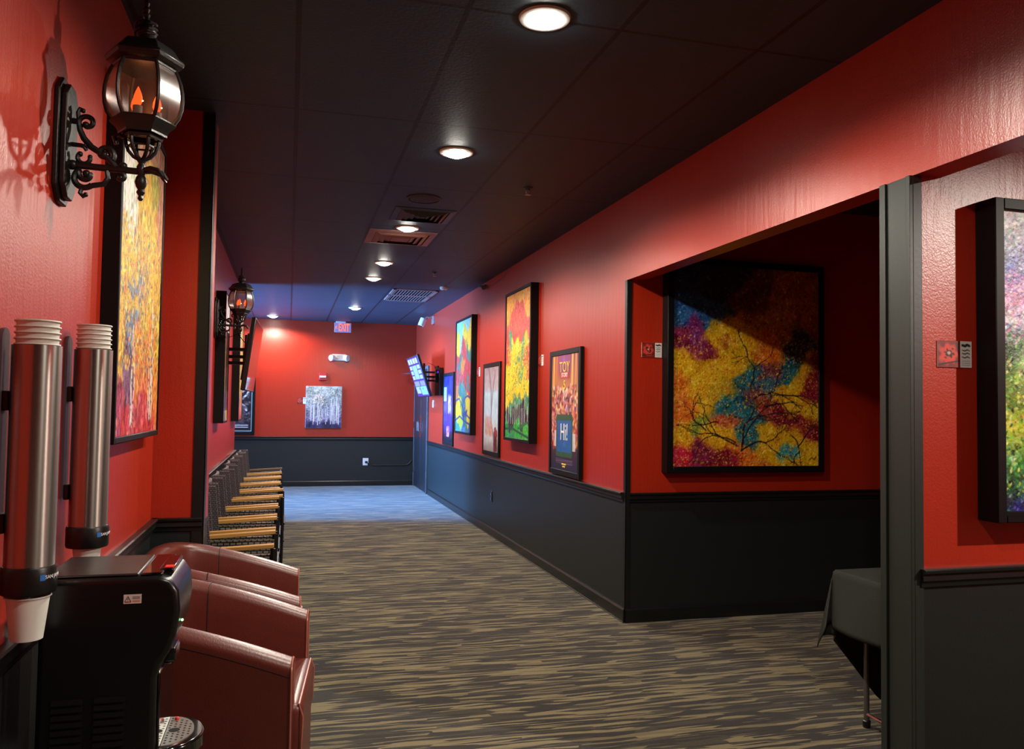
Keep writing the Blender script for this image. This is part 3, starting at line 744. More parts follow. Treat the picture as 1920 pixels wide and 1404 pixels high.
# --- left wall near: golden birch wood
def art_birch(seed=41, tone=0):
    c = Canvas(150, 210, seed)
    Y, O, Bg, R, Wh, Pk = (224,176,40), (226,130,44), (110,124,150), (196,50,50), (232,226,214), (206,140,110)
    if tone == 0:
        A = [(.1,.05,(206,160,80)),(.5,.04,Pk),(.9,.05,Pk),(.15,.2,Wh),(.2,.3,Wh),(.3,.25,(230,210,160)),(.2,.38,Wh),(.5,.2,Y),(.7,.22,(190,170,60)),(.9,.2,Pk),(.5,.35,Y),(.75,.38,Y),(.95,.35,(210,140,90)),(.1,.48,Y),(.3,.5,Y),(.5,.5,(190,150,90)),(.7,.52,Y),(.9,.5,Y),(.35,.56,Bg),(.1,.6,Y),(.3,.64,Y),(.55,.62,Y),(.8,.6,(206,160,60)),(.3,.68,Bg),(.1,.74,Y),(.5,.74,O),(.75,.72,O),(.95,.7,Y),(.2,.82,(120,80,110)),(.45,.82,O),(.7,.82,O),(.95,.82,O),(.1,.9,(170,60,90)),(.4,.92,(190,70,70)),(.65,.92,R),(.9,.92,(220,110,50)),(.2,.98,R),(.6,.98,R),(.9,.98,R)]
    else:
        A = [(.2,.1,(210,170,170)),(.7,.1,(190,190,200)),(.3,.3,(200,120,130)),(.8,.3,(220,200,190)),(.2,.5,(170,120,150)),(.7,.5,(200,160,80)),(.3,.7,(120,150,150)),(.8,.7,(210,190,180)),(.3,.9,(90,90,120)),(.8,.9,(200,150,60))]
    c.field(A, .1); c.dabs(1800, .012, .026, None, 20, .6)
    c.dabs(5200, .006, .013, 0.0, 34, .85)
    if tone == 0:
        for (u, v0, v1, w) in ((.32,.66,.96,.012),(.36,.7,.97,.008),(.78,.55,.95,.014),(.82,.6,.95,.01),(.74,.7,.93,.008)):
            p = [(u+c.rr.gauss(0,.012), v0+(v1-v0)*i/6) for i in range(7)]; c.line(p, w, (226,222,216), .9)
            for _ in range(9): c.dab(u+c.rr.gauss(0,.01), v0+(v1-v0)*c.rr.random(), .016, .006, .3, (50,44,60), .8)
        c.branch(.3,.76,2.4,.12,.006,3,(50,40,50)); c.branch(.8,.66,1.2,.16,.006,4,(50,40,50))
        for k in range(14):
            u = c.rr.random(); v = c.rr.random()*.6; c.line([(u,v),(u+c.rr.gauss(0,.02),v+.12),(u+c.rr.gauss(0,.03),v+.25)], .004, (84,70,56), .7)
    c.dabs(1500, .008, .011, None, 30, .85, region=(0,.35,1,.8), cols=[Y,(240,200,70),(200,150,30),O,(96,112,140)])
    return c
t = thing('framed_painting', 'tall deep framed painting of golden birches behind the near wall lantern', 'painting', (WL, 3.555, 1.955))
deep_frame(t, .975, 1.31, .058, .024, left_wall_mtx())
picture('canvas', art_birch(), .932, 1.265, basis((.053, 0, 0), (0, 1, 0), (0, 0, 1)), M['paint'], t)
t = thing('framed_painting', 'black deep framed painting edge on above the chairs, beside the distant lantern', 'painting', (WL, 7.78, 1.855))
deep_frame(t, .5, 1.165, .085, .02, left_wall_mtx())
picture('canvas', art_birch(52, 1), .46, 1.125, basis((.08, 0, 0), (0, 1, 0), (0, 0, 1)), M['paint'], t)
t = thing('framed_painting', 'black deep framed painting edge on at the end of the left wall behind the television', 'painting', (WL, 10.1, 1.88))
deep_frame(t, .68, 1.27, .085, .02, left_wall_mtx())
picture('canvas', art_birch(53, 0), .64, 1.23, basis((.08, 0, 0), (0, 1, 0), (0, 0, 1)), M['paint'], t)

# --- far wall: pale birches, unframed gallery wrap
def art_pale_birch():
    c = Canvas(110, 132, 61)
    c.grad([(0,(170,176,164)),(.3,(160,162,152)),(.55,(134,132,140)),(.8,(104,92,122)),(.92,(50,42,80)),(1,(36,30,66))])
    c.a += (c.noise(8, 26)+c.noise(16, 22))[..., None]
    for _ in range(60): c.dab(.2+c.rr.random()*.3, .2+c.rr.random()*.25, .03, .02, c.rr.random()*3, (232,208,180), .5)
    c.dabs(2600, .014, .01, None, 36, .7, region=(0,0,1,.85)); c.dabs(700, .01, .008, None, 20, .7, cols=[(206,206,196),(130,150,130),(110,116,128),(190,166,186),(84,88,92)], region=(0,0,1,.85))
    for k in range(22):
        u = c.rr.random(); v0 = .2+c.rr.random()*.35; v1 = .8+c.rr.random()*.14
        c.line([(u,v0),(u+c.rr.gauss(0,.012),(v0+v1)/2),(u+c.rr.gauss(0,.01),v1)], .005+.006*c.rr.random(), (222,216,206), .85)
        c.branch(u, v0+.1, 1.57+c.rr.gauss(0,.5), .06, .004, 2, (110,120,140))
    return c
t = thing('canvas_painting', 'unframed painting of pale birch trunks on the far red wall', 'painting', (.597, YF, 1.402))
b = B(); b.box(-.312, -.04, -.372, .312, 0, .372); obj('stretcher_frame', b, mat('canvas edge', rgb(190, 196, 206), .7), t, bev=.004)
picture('canvas', art_pale_birch(), .62, .74, basis((0, -.0405, 0), (1, 0, 0), (0, 0, 1)), M['paint'], t)

# ================================================================== FILM POSTERS in black display frames
def poster_frame(t, w, h, dep, fw, mtx, fm=None):
    deep_frame(t, w, h, dep, fw, mtx, fm or M['frame'], inset=.008)
def art_tablet():
    c = Canvas(120, 170, 71)
    c.grad([(0,(110,66,84)),(.12,(166,96,78)),(.3,(190,136,92)),(.45,(160,84,68)),(.7,(110,48,56)),(.85,(70,42,58)),(1,(40,38,66))])
    for (u, col) in ((.1,(226,170,80)),(.2,(190,120,60)),(.9,(206,150,100)),(.78,(236,186,110))): c.line([(u,0),(u-.02,.34)], .03, col, .5)
    c.rect(.3, .0, .68, .17, (120,74,150), .8); c.dabs(300, .05, .03, None, 10, .3, region=(.3,0,.68,.2))
    c.dabs(700, .03, .024, None, 34, .85, region=(.05,.28,.97,.62), cols=[(220,150,120),(196,70,60),(236,200,170),(130,70,60),(176,110,150),(240,170,90),(90,60,70),(210,110,90)])
    c.dabs(220, .03, .024, None, 30, .8, region=(.04,.55,.2,.8), cols=[(206,80,64),(230,190,180),(150,60,60)]); c.dabs(220, .03, .024, None, 30, .8, region=(.82,.5,.97,.78), cols=[(206,80,64),(236,170,90),(150,60,60)])
    c.rect(.14,.66,.24,.80,(226,220,220),.9); c.rect(.8,.68,.9,.82,(226,220,220),.9)
    c.rect(.2,.54,.8,.86,(48,84,58)); c.rect(.22,.52,.78,.88,(54,92,62)); c.dabs(120,.04,.02,None,8,.4,region=(.22,.53,.78,.88))
    c.rect(.245,.575,.755,.84,(44,104,176)); c.dabs(160,.06,.02,0,8,.4,region=(.27,.6,.73,.82))
    for v in (.905,.92,.935): c.line([(.2,v),(.8,v+.004)], .004, (150,130,160), .6)
    return c
t = thing('poster_frame', 'black framed film poster with a blue tablet reading Hi! on the right wall', 'poster', (WR, 6.395, 1.413), group='film posters')
poster_frame(t, .775, 1.05, .034, .045, right_wall_mtx())
ps = picture('poster', art_tablet(), .685, .96, basis((-.027, 0, 0), (0, -1, 0), (0, 0, 1)), M['print'], t)
def on_right(y, z, x=-.0285): return basis((x, y, z), (0, -1, 0), (0, 0, 1))
b = B(); b.box(-.0285, -.105, .285, -.0275, .105, .335); obj('title_band', b, M['ink_red'], ps, smooth=0)
text_mesh('title_lettering', 'TOY', .125, M['yellow_ink'], ps, on_right(.005, .375))
text_mesh('title_lettering', 'STORY', .05, M['white_ink'], ps, on_right(.0, .31, -.0295))
text_mesh('title_lettering', '5', .11, M['yellow_ink'], ps, on_right(.0, .225))
text_mesh('tablet_lettering', 'Hi!', .2, M['white_ink'], ps, on_right(.0, -.17), sx=.8)
b = B()
for k, (y, z, w) in enumerate(((0, -.435, .11), (0, -.455, .07))): b.box(-.0285, -w/2, z, -.0278, w/2, z+.012)
obj('release_lettering', b, M['yellow_ink'], ps, smooth=0)

def art_silver():
    c = Canvas(110, 160, 81)
    c.grad([(0,(150,140,150)),(.28,(176,176,190)),(.3,(178,206,220)),(.6,(190,210,222)),(.85,(206,206,214)),(1,(150,130,130))])
    c.dabs(500, .06, .03, None, 14, .35)
    c.line([(.3,.0),(.42,.14),(.5,.3),(.52,.55)], .03, (120,110,130), .35); c.line([(.75,.05),(.6,.3),(.5,.6),(.6,.75),(.8,.92)], .03, (130,120,134), .4)
    c.dabs(200, .05, .02, .9, 14, .4, region=(.1,.6,.6,.8), cols=[(210,160,140),(190,140,130)])
    c.dabs(160, .03, .03, None, 10, .8, region=(.72,.76,.9,.98), cols=[(120,40,36),(90,30,30)]); c.dabs(40, .02, .02, None, 10, .8, region=(.74,.72,.84,.8), cols=[(150,60,50)])
    return c
t = thing('poster_frame', 'black framed pale silver grey poster between the two bright framed paintings', 'poster', (WR, 8.982, 1.425), group='film posters')
poster_frame(t, .785, 1.055, .022, .05, right_wall_mtx()); picture('poster', art_silver(), .69, .955, basis((-.016, 0, 0), (0, -1, 0), (0, 0, 1)), M['print'], t)

def art_violet():
    c = Canvas(100, 150, 91)
    c.grad([(0,(40,34,110)),(.3,(70,60,130)),(.5,(98,76,140)),(.62,(54,50,124)),(.8,(50,44,110)),(.9,(20,18,30)),(1,(14,13,20))])
    c.dabs(400, .07, .04, None, 16, .35)
    for k in range(9): c.line([(.5,.3+.05*k),(.3+.06*k,.55),(.45,.75)], .012, (70,40,110), .5)
    c.dabs(120, .04, .03, None, 20, .6, region=(.5,.3,.8,.55), cols=[(220,170,220),(160,120,210)])
    c.dabs(160, .035, .03, None, 16, .8, region=(.38,.78,.62,.9), cols=[(214,120,200),(236,170,220),(170,60,150)])
    c.rect(.02,.17,.3,.38,(196,214,226))
    for v in (.2,.24,.28,.33): c.line([(.06,v),(.25,v)], .008, (120,140,160), .6)
    return c
t = thing('poster_frame', 'black framed violet blue poster beside the double doors', 'poster', (WR, 11.58, 1.41), group='film posters')
poster_frame(t, .78, 1.05, .02, .05, right_wall_mtx()); picture('poster', art_violet(), .685, .95, basis((-.014, 0, 0), (0, -1, 0), (0, 0, 1)), M['print'], t)

def art_dark():
    c = Canvas(90, 130, 101); c.grad([(0,(20,18,22)),(1,(26,24,30))])
    W = (206,208,214)
    for l in ([(.9,.08),(.8,.2),(.62,.3),(.55,.42)], [(.95,.14),(.86,.28),(.72,.38),(.6,.46)], [(.55,.42),(.7,.44),(.82,.5)], [(.6,.5),(.56,.62),(.6,.78)], [(.72,.48),(.86,.58)]): c.line(l, .022, W, .8)
    c.dabs(200, .03, .02, .8, 26, .5, region=(.5,.1,.95,.9), cols=[(90,90,100),(140,140,150),(60,58,66)])
    c.dabs(120, .04, .03, None, 12, .6, region=(.5,.5,.8,.85), cols=[(84,70,74),(60,52,58)])
    for v in (.86,.9): c.line([(.6,v),(.9,v)], .012, (210,210,214), .7)
    c.line([(.02,.97),(.98,.97)], .008, (150,190,200)); c.line([(.98,.02),(.98,.97)], .008, (150,190,200))
    return c
t = thing('poster_frame', 'black framed dark poster with pale streaks on the far red wall', 'poster', (-.96, YF, 1.40), group='film posters')
poster_frame(t, .785, 1.0, .03, .05, front_mtx(), M['frame']); picture('poster', art_dark(), .69, .905, basis((0, -.024, 0), (1, 0, 0), (0, 0, 1)), M['print'], t)

# ================================================================== TITLE CARDS beside the paintings
def art_card(seed):
    c = Canvas(64, 42, seed); c.rect(0, 0, 1, 1, (120,26,22)); c.dabs(60, .08, .05, None, 18, .5, region=(0,0,.65,1))
    for k in range(7):
        a = k*.9; c.dab(.32+.15*math.cos(a), .5+.22*math.sin(a), .13, .09, a, (212+10*(k%2),62,44), .9)
    c.dabs(26, .035, .02, None, 6, .9, region=(.2,.3,.46,.65), cols=[(50,20,20),(40,14,16)]); c.dab(.33,.46,.05,.04,0,(220,170,150),.9)
    c.line([(.02,.9),(.6,.75)], .02, (60,16,16), .7); c.line([(.55,.1),(.62,.5)], .02, (40,14,16), .6)
    c.rect(.66, 0, 1, 1, (226,222,216))
    for k, v in enumerate((.16,.34,.46,.6)): c.line([(.72,v),(.80,v+.03),(.86,v-.02),(.93,v+.02)], .014 if k else .03, (40,36,40), .8)
    for v in (.74,.82,.9): c.line([(.71,v),(.95,v)], .008, (130,126,126), .7)
    return c
def card(label, loc, mtx, w=.155, h=.1, seed=1):
    t = thing('title_card', label, 'title card', loc, group='poppy title cards')
    b = B(); b.box(-w/2, -h/2, -.0015, w/2, h/2, .004); b.xf(mtx); obj('card', b, M['sticker'], t, smooth=0)
    m2 = mtx.copy(); m2.translation = mtx @ Vector((0, 0, .0045)); picture('printed_face', art_card(seed), w, h, m2, M['card_print'], t)
    return t
card('poppy title card on the niche wall beside the lilac and green painting', (2.418, PA, 1.674), front_mtx(), seed=1)
card('poppy title card on the alcove wall left of the yellow tree painting', (2.417, YC, 1.86), front_mtx(), .15, .1, seed=2)
card('poppy title card on the right wall near edge of the red mound painting', (WR, 7.145, 1.885), right_wall_mtx(), .155, .1, seed=3)
card('poppy title card on the right wall near edge of the patchwork landscape', (WR, 9.7, 1.875), right_wall_mtx(), .155, .11, seed=4)
card('poppy title card on the far wall left of the pale birch canvas', (.213, YF, 1.512), front_mtx(), .155, .11, seed=5)

# ================================================================== WALL LANTERNS
def spiral(c, r0, r1, a0, a1, n=26):
    """points of a scroll in the XZ plane of the arm"""
    return [(c[0]+(r0+(r1-r0)*i/(n-1))*math.cos(a0+(a1-a0)*i/(n-1)), 0, c[1]+(r0+(r1-r0)*i/(n-1))*math.sin(a0+(a1-a0)*i/(n-1))) for i in range(n)]
def make_lantern(label, loc):
    # origin on the wall at arm height; arm runs along +X, lantern axis at x = AX
    AX = .212
    t = thing('wall_lantern', label, 'wall lamp', loc, group='black wall lanterns')
    oc = lambda w, h, c: [(-w, -h+c), (-w+c, -h), (w-c, -h), (w, -h+c), (w, h-c), (w-c, h), (-w+c, h), (-w, h-c)]
    b = B()
    b.prism([(p[0], p[1]+.06) for p in oc(.074, .175, .04)], 0, 0, .014); b.prism([(p[0], p[1]+.06) for p in oc(.060, .16, .034)], 0, .014, .03)
    obj('back_plate', b, M['iron'], t, bev=.004)
    b = B(); b.tube([(.028, 0, 0), (AX, 0, -.004)], .0095, 10); b.ball((.034, 0, 0), .014)
    for k in range(3):
        a = -.5+k*.5; b.tube([(AX, 0, -.002), (AX+.03*math.cos(a), .03*math.sin(a), .004), (AX+.055*math.cos(a), .055*math.sin(a), -.002), (AX+.07*math.cos(a), .07*math.sin(a), -.022)], [.009, .008, .0065, .0045], 8)
    obj('arm', b, M['iron'], t)
    b = B(); rr = [.0085]*26
    # big S brace from plate up to under the cage, with upper and lower volutes
    b.tube([(.03, 0, .058), (.055, 0, .057), (.072, 0, .052)], .0065, 8); b.tube([(.03, 0, .125), (.045, 0, .124)], .0085, 8)
    b.tube([(.045, 0, .125), (.05, 0, .10), (.06, 0, .078), (.08, 0, .055), (.108, 0, .038), (.132, 0, .018), (.145, 0, .003)], [.0075, .008, .0085, .009, .009, .0085, .008], 8)
    b.tube(spiral((.068, .122), .023, .007, PI, -PI*.75), [.0075]*20+[.008, .009, .009, .009, .009, .008], 8)
    b.ball((.064, 0, .116), .010); b.tube([(.046, 0, .13), (.043, 0, .15), (.048, 0, .162), (.056, 0, .158)], [.007, .006, .006, .005], 8); b.ball((.056, 0, .156), .007)
    b.tube([(.07, 0, .066), (.062, 0, .052), (.068, 0, .044)], [.006, .006, .005], 8)
    # scrolls above the arm
    b.tube(spiral((.115, .038), .026, .008, -.6, 4.4), .008, 8); b.ball((.113, 0, .036), .011)
    b.tube(spiral((.062, .022), .016, .016, 2.4, 6.3), .0065, 8); b.ball((.052, 0, .032), .008); b.ball((.078, 0, .026), .007)
    b.tube([(.145, 0, .07), (.138, 0, .09), (.15, 0, .098), (.16, 0, .09)], [.007, .007, .006, .005], 8)
    b.ball((.165, 0, .008), .011)
    # scrolls below the arm
    b.tube(spiral((.065, -.036), .026, .026, 1.9, 5.6), .0085, 8); b.tube(spiral((.07, -.024), .022, .008, 2.6, 6.6), .008, 8); b.ball((.07, 0, -.022), .011)
    b.tube([(.085, 0, -.055), (.115, 0, -.048), (.125, 0, -.03), (.122, 0, -.01)], [.008, .008, .0075, .007], 8)
    b.tube([(.06, 0, -.062), (.055, 0, -.078), (.064, 0, -.088), (.072, 0, -.082)], [.007, .006, .006, .005], 8); b.ball((.07, 0, -.082), .007)
    b.tube(spiral((.158, -.024), .014, .006, 2.0, -2.6), .0065, 8); b.ball((.158, 0, -.026), .008)
    obj('scrollwork', b, M['iron'], t)
    c = (AX, 0, 0)
    b = B(); b.lathe([(.004, -.088), (.008, -.082), (.006, -.074), (.012, -.064), (.008, -.056), (.014, -.046), (.017, -.034), (.014, -.022), (.009, -.014), (.013, -.006), (.013, .01), (.008, .02), (.012, .026), (.008, .034)], 16, c)
    obj('drop_finial', b, M['iron'], t)
    # open basket under the cage: six curved straps, a ring and the cage floor
    ph = PI/6*0  # vertices on the arm axis
    b = B()
    for k in range(6):
        a = k*PI/3+ph; ca, sa = math.cos(a), math.sin(a)
        b.tube([(AX+r*ca, r*sa, z) for r, z in ((.006, .03), (.022, .038), (.036, .054), (.043, .074), (.045, .092))], .0055, 6)
    b.lathe([(.032, .066), (.038, .066), (.038, .071), (.032, .071), (.032, .066)], 6, c, cap=False)
    b.lathe([(.042, .088), (.054, .088), (.056, .096), (.052, .101), (.062, .104), (.066, .100), (.066, .108), (.060, .112)], 6, c, cap=False)
    obj('basket', b, M['iron'], t, smooth=25)
    RP = [(.062, .108), (.073, .120), (.076, .133)]           # flared collar
    b = B(); b.lathe([(.062, .104), (.066, .106), (.072, .118), (.086, .130), (.090, .136), (.086, .142), (.078, .140)], 6, c, cap=False)
    obj('collar', b, M['iron'], t, smooth=25)
    prof = [(.080, .138), (.094, .160), (.1015, .186), (.1035, .212), (.102, .236), (.097, .262), (.088, .286), (.080, .300)]
    gl = obj('glass_cage', (lambda q: (q.lathe(prof, 6, c, cap=False), q)[1])(B()), M['pane'], t, smooth=25)
    for k in range(6):
        a = k*PI/3; b = B(); b.tube([(AX+(r+.001)*math.cos(a), (r+.001)*math.sin(a), z) for r, z in prof], .0055, 6); obj('rib', b, M['iron'], t)
    b = B(); b.lathe([(.080, .292), (.086, .292), (.088, .300), (.094, .302), (.104, .310), (.108, .320), (.104, .327), (.094, .332), (.080, .354), (.072, .362), (.056, .367), (.024, .370)], 6, c)
    obj('roof', b, M['iron'], t, smooth=25, bev=.0015, seg=1)
    b = B(); b.lathe([(.026, .366), (.026, .374), (.018, .378), (.023, .386), (.029, .396), (.030, .404), (.025, .416), (.017, .424), (.022, .430), (.021, .434), (.012, .440), (.008, .446), (.011, .454), (.007, .460), (.010, .470), (.006, .478), (.009, .488), (.005, .498), (.003, .512)], 20, c)
    b.tube([(AX+.029*math.cos(q*.75), .029*math.sin(q*.75), .386+.0052*q) for q in range(10)], .004, 6); b.tube([(AX+.029*math.cos(q*.75+2.1), .029*math.sin(q*.75+2.1), .386+.0052*q) for q in range(10)], .004, 6); b.tube([(AX+.029*math.cos(q*.75+4.2), .029*math.sin(q*.75+4.2), .386+.0052*q) for q in range(10)], .004, 6)
    obj('top_finial', b, M['iron'], t)
    for k in range(3):
        a = k*2*PI/3-PI/2-.25; x, y = AX+.036*math.cos(a), .036*math.sin(a)
        b = B(); b.lathe([(.009, .135), (.009, .142), (.0135, .144), (.0135, .174), (.006, .176)], 12, (x, y, 0)); sl = obj('candle_sleeve', b, M['sleeve'], t)
        b = B(); b.lathe([(.005, .175), (.009, .181), (.0125, .190), (.0115, .201), (.008, .213), (.004, .223), (.001, .230)], 14, (x, y, 0)); b.cur = 1; b.ball((x, y, .189), .0042, 8, (1, 1, 1.3)); b.ball((x+.013, y-.003, .189), .002, 6); obj('flame_bulb', b, [M['bulb'], M['fil']], sl)
    b = B(); b.lathe([(.01, .10), (.02, .106), (.02, .118), (.038, .124), (.04, .134), (.008, .138)], 12, c); obj('candle_cluster', b, M['iron'], t)
    return t
lan = make_lantern('large black wall lantern with amber flame bulbs on the near left wall', (WL, 2.505, 2.113))
dup(lan, (WL, 7.42, 2.125), 'distant black wall lantern above the row of wicker chairs')

# ================================================================== CUP DISPENSERS
def make_dispenser(label, x, y, ztop, zbot, cupz, proud, lbl_cups):
    t = thing('cup_dispenser', label, 'cup dispenser', (x, y, zbot), group='steel cup dispensers')
    H = ztop-zbot
    R = .052
    b = B(); b.lathe([(R-.0015, .03), (R, .03), (R, H), (R-.0015, H), (R-.0015, .03)], 48, cap=False); obj('steel_tube', b, M['steel'], t)
    b = B(); b.lathe([(R-.012, -.028), (R+.004, -.028), (R+.006, -.022), (R+.006, .028), (R+.003, .034), (R, .034), (R, -.02), (R-.012, -.028)], 48, cap=False)
    rg = obj('base_ring', b, M['plastic'], t)
    # maker's mark on the ring, facing the room corner
    a = -.62
    n = Vector((math.cos(a), math.sin(a), 0)); xx = Vector((-math.sin(a), math.cos(a), 0))
    b = B()
    for i in range(3):
        a0 = a-.30+.07*i; a1 = a0+.07
        b.add([((R+.0068)*math.cos(q), (R+.0068)*math.sin(q), z) for q, z in ((a0, .004), (a1, .004), (a1, .017), (a0, .017))], [(0, 1, 2, 3)])
    obj('logo_mark', b, M['blue_ink'], rg, smooth=0)
    mt = basis(n*(R+.0068)+Vector((0, 0, .0105))+xx*.022, xx, (0, 0, 1))
    tm = text_mesh('ring_lettering', 'SAN JAMAR', .011, M['white_ink'], rg, mt, .0004)
    for v in tm.data.vertices:     # wrap the lettering round the ring
        s_ = Vector(v.co).dot(xx); d_ = Vector(v.co).dot(n)-(R+.0068); q = a+s_/(R+.0068)
        v.co = Vector(((R+.0072+d_)*math.cos(q), (R+.0072+d_)*math.sin(q), v.co.z))
    # wall bracket: rounded mauve strip with clips
    dx = WL-x
    w = .028
    b = B(); p = [(-w, .12)]+[(w*math.cos(PI-PI*i/10), H+.012+w*math.sin(PI*i/10)) for i in range(11)]+[(w, .12)]
    b.prism([(q[0], q[1]) for q in p], 0, dx+.0005, dx+.008); obj('wall_strip', b, M['mauve'], t)
    for z in (H*.2, H*.72):
        b = B(); b.box(dx+.007, -.018, z, -R+.002, .018, z+.045); obj('tube_clip', b, M['plastic'], t, bev=.003)
    # the stack of cups: nested, rims showing above the tube, lowest cup poking out below
    return t
def cups(x, y, ztop, zbot, n, poke, lab):
    c0 = None
    R = .0485
    for i in range(n):
        z = ztop-.0135*i
        if c0 is None:
            c0 = thing('paper_cup', lab, 'paper cup', (x, y, z), group=lab)
            b = B(); b.lathe([(.0335, -.098), (R-.004, -.004), (R-.002, -.003), (R, -.0015), (R-.001, .0012), (R-.003, .0012), (R-.0045, -.002), (.033, -.095), (.0335, -.098)], 40, cap=False)
            b.lathe([(.002, -.094), (.033, -.094)], 40, cap=False); obj('cup_body', b, M['cup'], c0)
        else: dup(c0, (x, y, z))
    return c0
DX = WL+.072
make_dispenser('steel cup dispenser tube nearest the camera on the left wall', DX, 2.10, 1.576, 1.04, 0, .06, '')
make_dispenser('second steel cup dispenser tube farther along the left wall', DX, 2.66, 1.602, 1.05, 0, .06, '')
c0 = cups(DX, 2.10, 1.633, 1.0, 5, .1, 'white paper cups stacked on top of the nearest steel dispenser')
cups(DX, 2.66, 1.675, 1.0, 6, .1, 'white paper cups stacked on top of the second steel dispenser')
for (yy, z, lab) in ((2.10, 1.004, 'single white paper cup hanging below the nearest dispenser ring'), (2.66, 1.075, 'white paper cup just showing under the second dispenser ring')):
    q = dup(c0, (DX, yy, z), lab); del q['group']

# ================================================================== COFFEE MACHINE on a small cabinet
t = thing('side_cabinet', 'dark low cabinet under the black drinks machine by the left wall', 'cabinet', (-.37, 2.31, 0))
b = B(); b.box(-.22, -.14, .06, .09, .14, .50); obj('body', b, M['cabinet'], t, bev=.003)
b = B(); b.box(-.225, -.15, .50, .11, .15, .535); obj('top', b, M['plastic'], t, bev=.004)
b = B(); b.box(.09, -.13, .08, .104, .13, .48); dr = obj('door', b, M['cabinet'], t, bev=.003)
b = B(); b.tube([(.104, .1, .26), (.125, .1, .26), (.125, .1, .36), (.104, .1, .36)], .005, 8); obj('handle', b, M['chrome'], dr)
b = B(); b.box(-.21, -.13, 0, .08, .13, .06); obj('plinth', b, M['plastic'], t)

t = thing('drinks_machine', 'black drinks machine with side louvres standing beside the steel cup dispensers', 'drinks machine', (-.56, 2.165, .535))
MH, MW = .495, .285        # height, width along +Y (near face at y=0)
side = [(.0, 0), (.262, 0), (.265, .05), (.264, .24), (.272, .272), (.29, .30), (.305, .34), (.313, .40), (.308, .45), (.29, .478), (.262, .488), (.0, .488)]
b = B(); b.prism(side, 1, 0, MW); hs = obj('housing', b, M['machine'], t, bev=.014, seg=4, smooth=50)
b = B(); b.box(.004, .012, .4875, .215, MW-.012, MH); obj('lid_panel', b, M['machine_top'], t, bev=.004)
b = B(); b.box(.218, .012, .4865, .27, MW-.012, MH); b.box(.255, .05, .482, .290, MW-.05, .498); hd = obj('brew_lid', b, M['gloss_black'], t, bev=.006)
b = B(); b.box(.268, .055, .4965, .288, .085, .500); obj('red_tab', b, M['red_btn'], hd)
for i, x0 in enumerate((.035, .128)):
    b = B()
    for k in range(10):
        z = .036+k*.0175; b.prism([(-.006, z), (.001, z-.001), (.001, z+.011), (-.001, z+.012)], 0, x0, x0+.068)
    obj('louvre', b, M['louvre'], t, smooth=0)
b = B(); b.box(.263, .02, .03, .271, MW-.02, .25); obj('front_panel', b, M['gloss_black'], t, bev=.004)
b = B(); b.box(.252, .1, .25, .295, .18, .285); b.lathe([(.012, .235), (.016, .25), (.016, .27)], 12, (.275, .14, 0)); obj('spout', b, M['gloss_black'], t, bev=.004)
b = B(); b.ball((.3125, .06, .365), .0035, 8); obj('status_light', b, M['green_led'], t)
b = B(); pts = [(.262, .03)]+[(.272+.095*math.sin(PI*i/16), .1425-.115*math.cos(PI*i/16)) for i in range(17)]+[(.262, .255)]
b.prism(pts, 2, .02, .058); tr = obj('drip_tray', b, M['gloss_black'], t, bev=.006, smooth=40)
b = B(); pts = [(.272, .045)]+[(.274+.066*math.sin(PI*i/16), .1425-.098*math.cos(PI*i/16)) for i in range(17)]+[(.272, .24)]
b.prism(pts, 2, .058, .0605); gr = obj('drip_grate', b, M['tray'], tr, smooth=40)
b = B()
for i in range(5):
    for j in range(11):
        x, y = .279+.0125*i, .06+.0165*j+(.008 if i % 2 else 0)
        if ((x-.272)/.062)**2+((y-.1425)/.09)**2 < 1 and math.hypot(x-.292, y-.1425) > .02: b.lathe([(.0033, .0606), (.0033, .0609)], 8, (x, y, 0))
b.lathe([(.014, .0606), (.014, .0609)], 20, (.292, .1425, 0)); obj('drain_holes', b, M['void'], gr, smooth=0)
b = B(); b.ball((.29, .215, .063), .006, 8); obj('red_float', b, M['red_btn'], tr)
LX = .03; b = B(); b.box(.155+LX, -.0012, .425, .195+LX, 0, .447); lb = obj('warning_sticker', b, M['sticker'], t)
b = B()
tri = [(.158+LX, .430), (.172+LX, .430), (.165+LX, .443)]
for (p, q) in zip(tri, tri[1:]+tri[:1]): b.tube([(p[0], -.0014, p[1]), (q[0], -.0014, q[1])], .0006, 4)
b.box(.1646+LX, -.0018, .434, .1654+LX, -.0012, .439); b.box(.1646+LX, -.0018, .4318, .1654+LX, -.0012, .4326)
for z in (.441, .4385, .436): b.box(.175+LX, -.0016, z, .192+LX, -.0012, z+.0008)
obj('warning_symbol', b, M['ink'], lb, smooth=0)
b = B(); b.box(.158+LX, -.0016, .4275, .172+LX, -.0012, .4285)
for z in (.4315, .429): b.box(.175+LX, -.0016, z, .192+LX, -.0012, z+.0009)
obj('warning_text', b, M['ink_red'], lb, smooth=0)

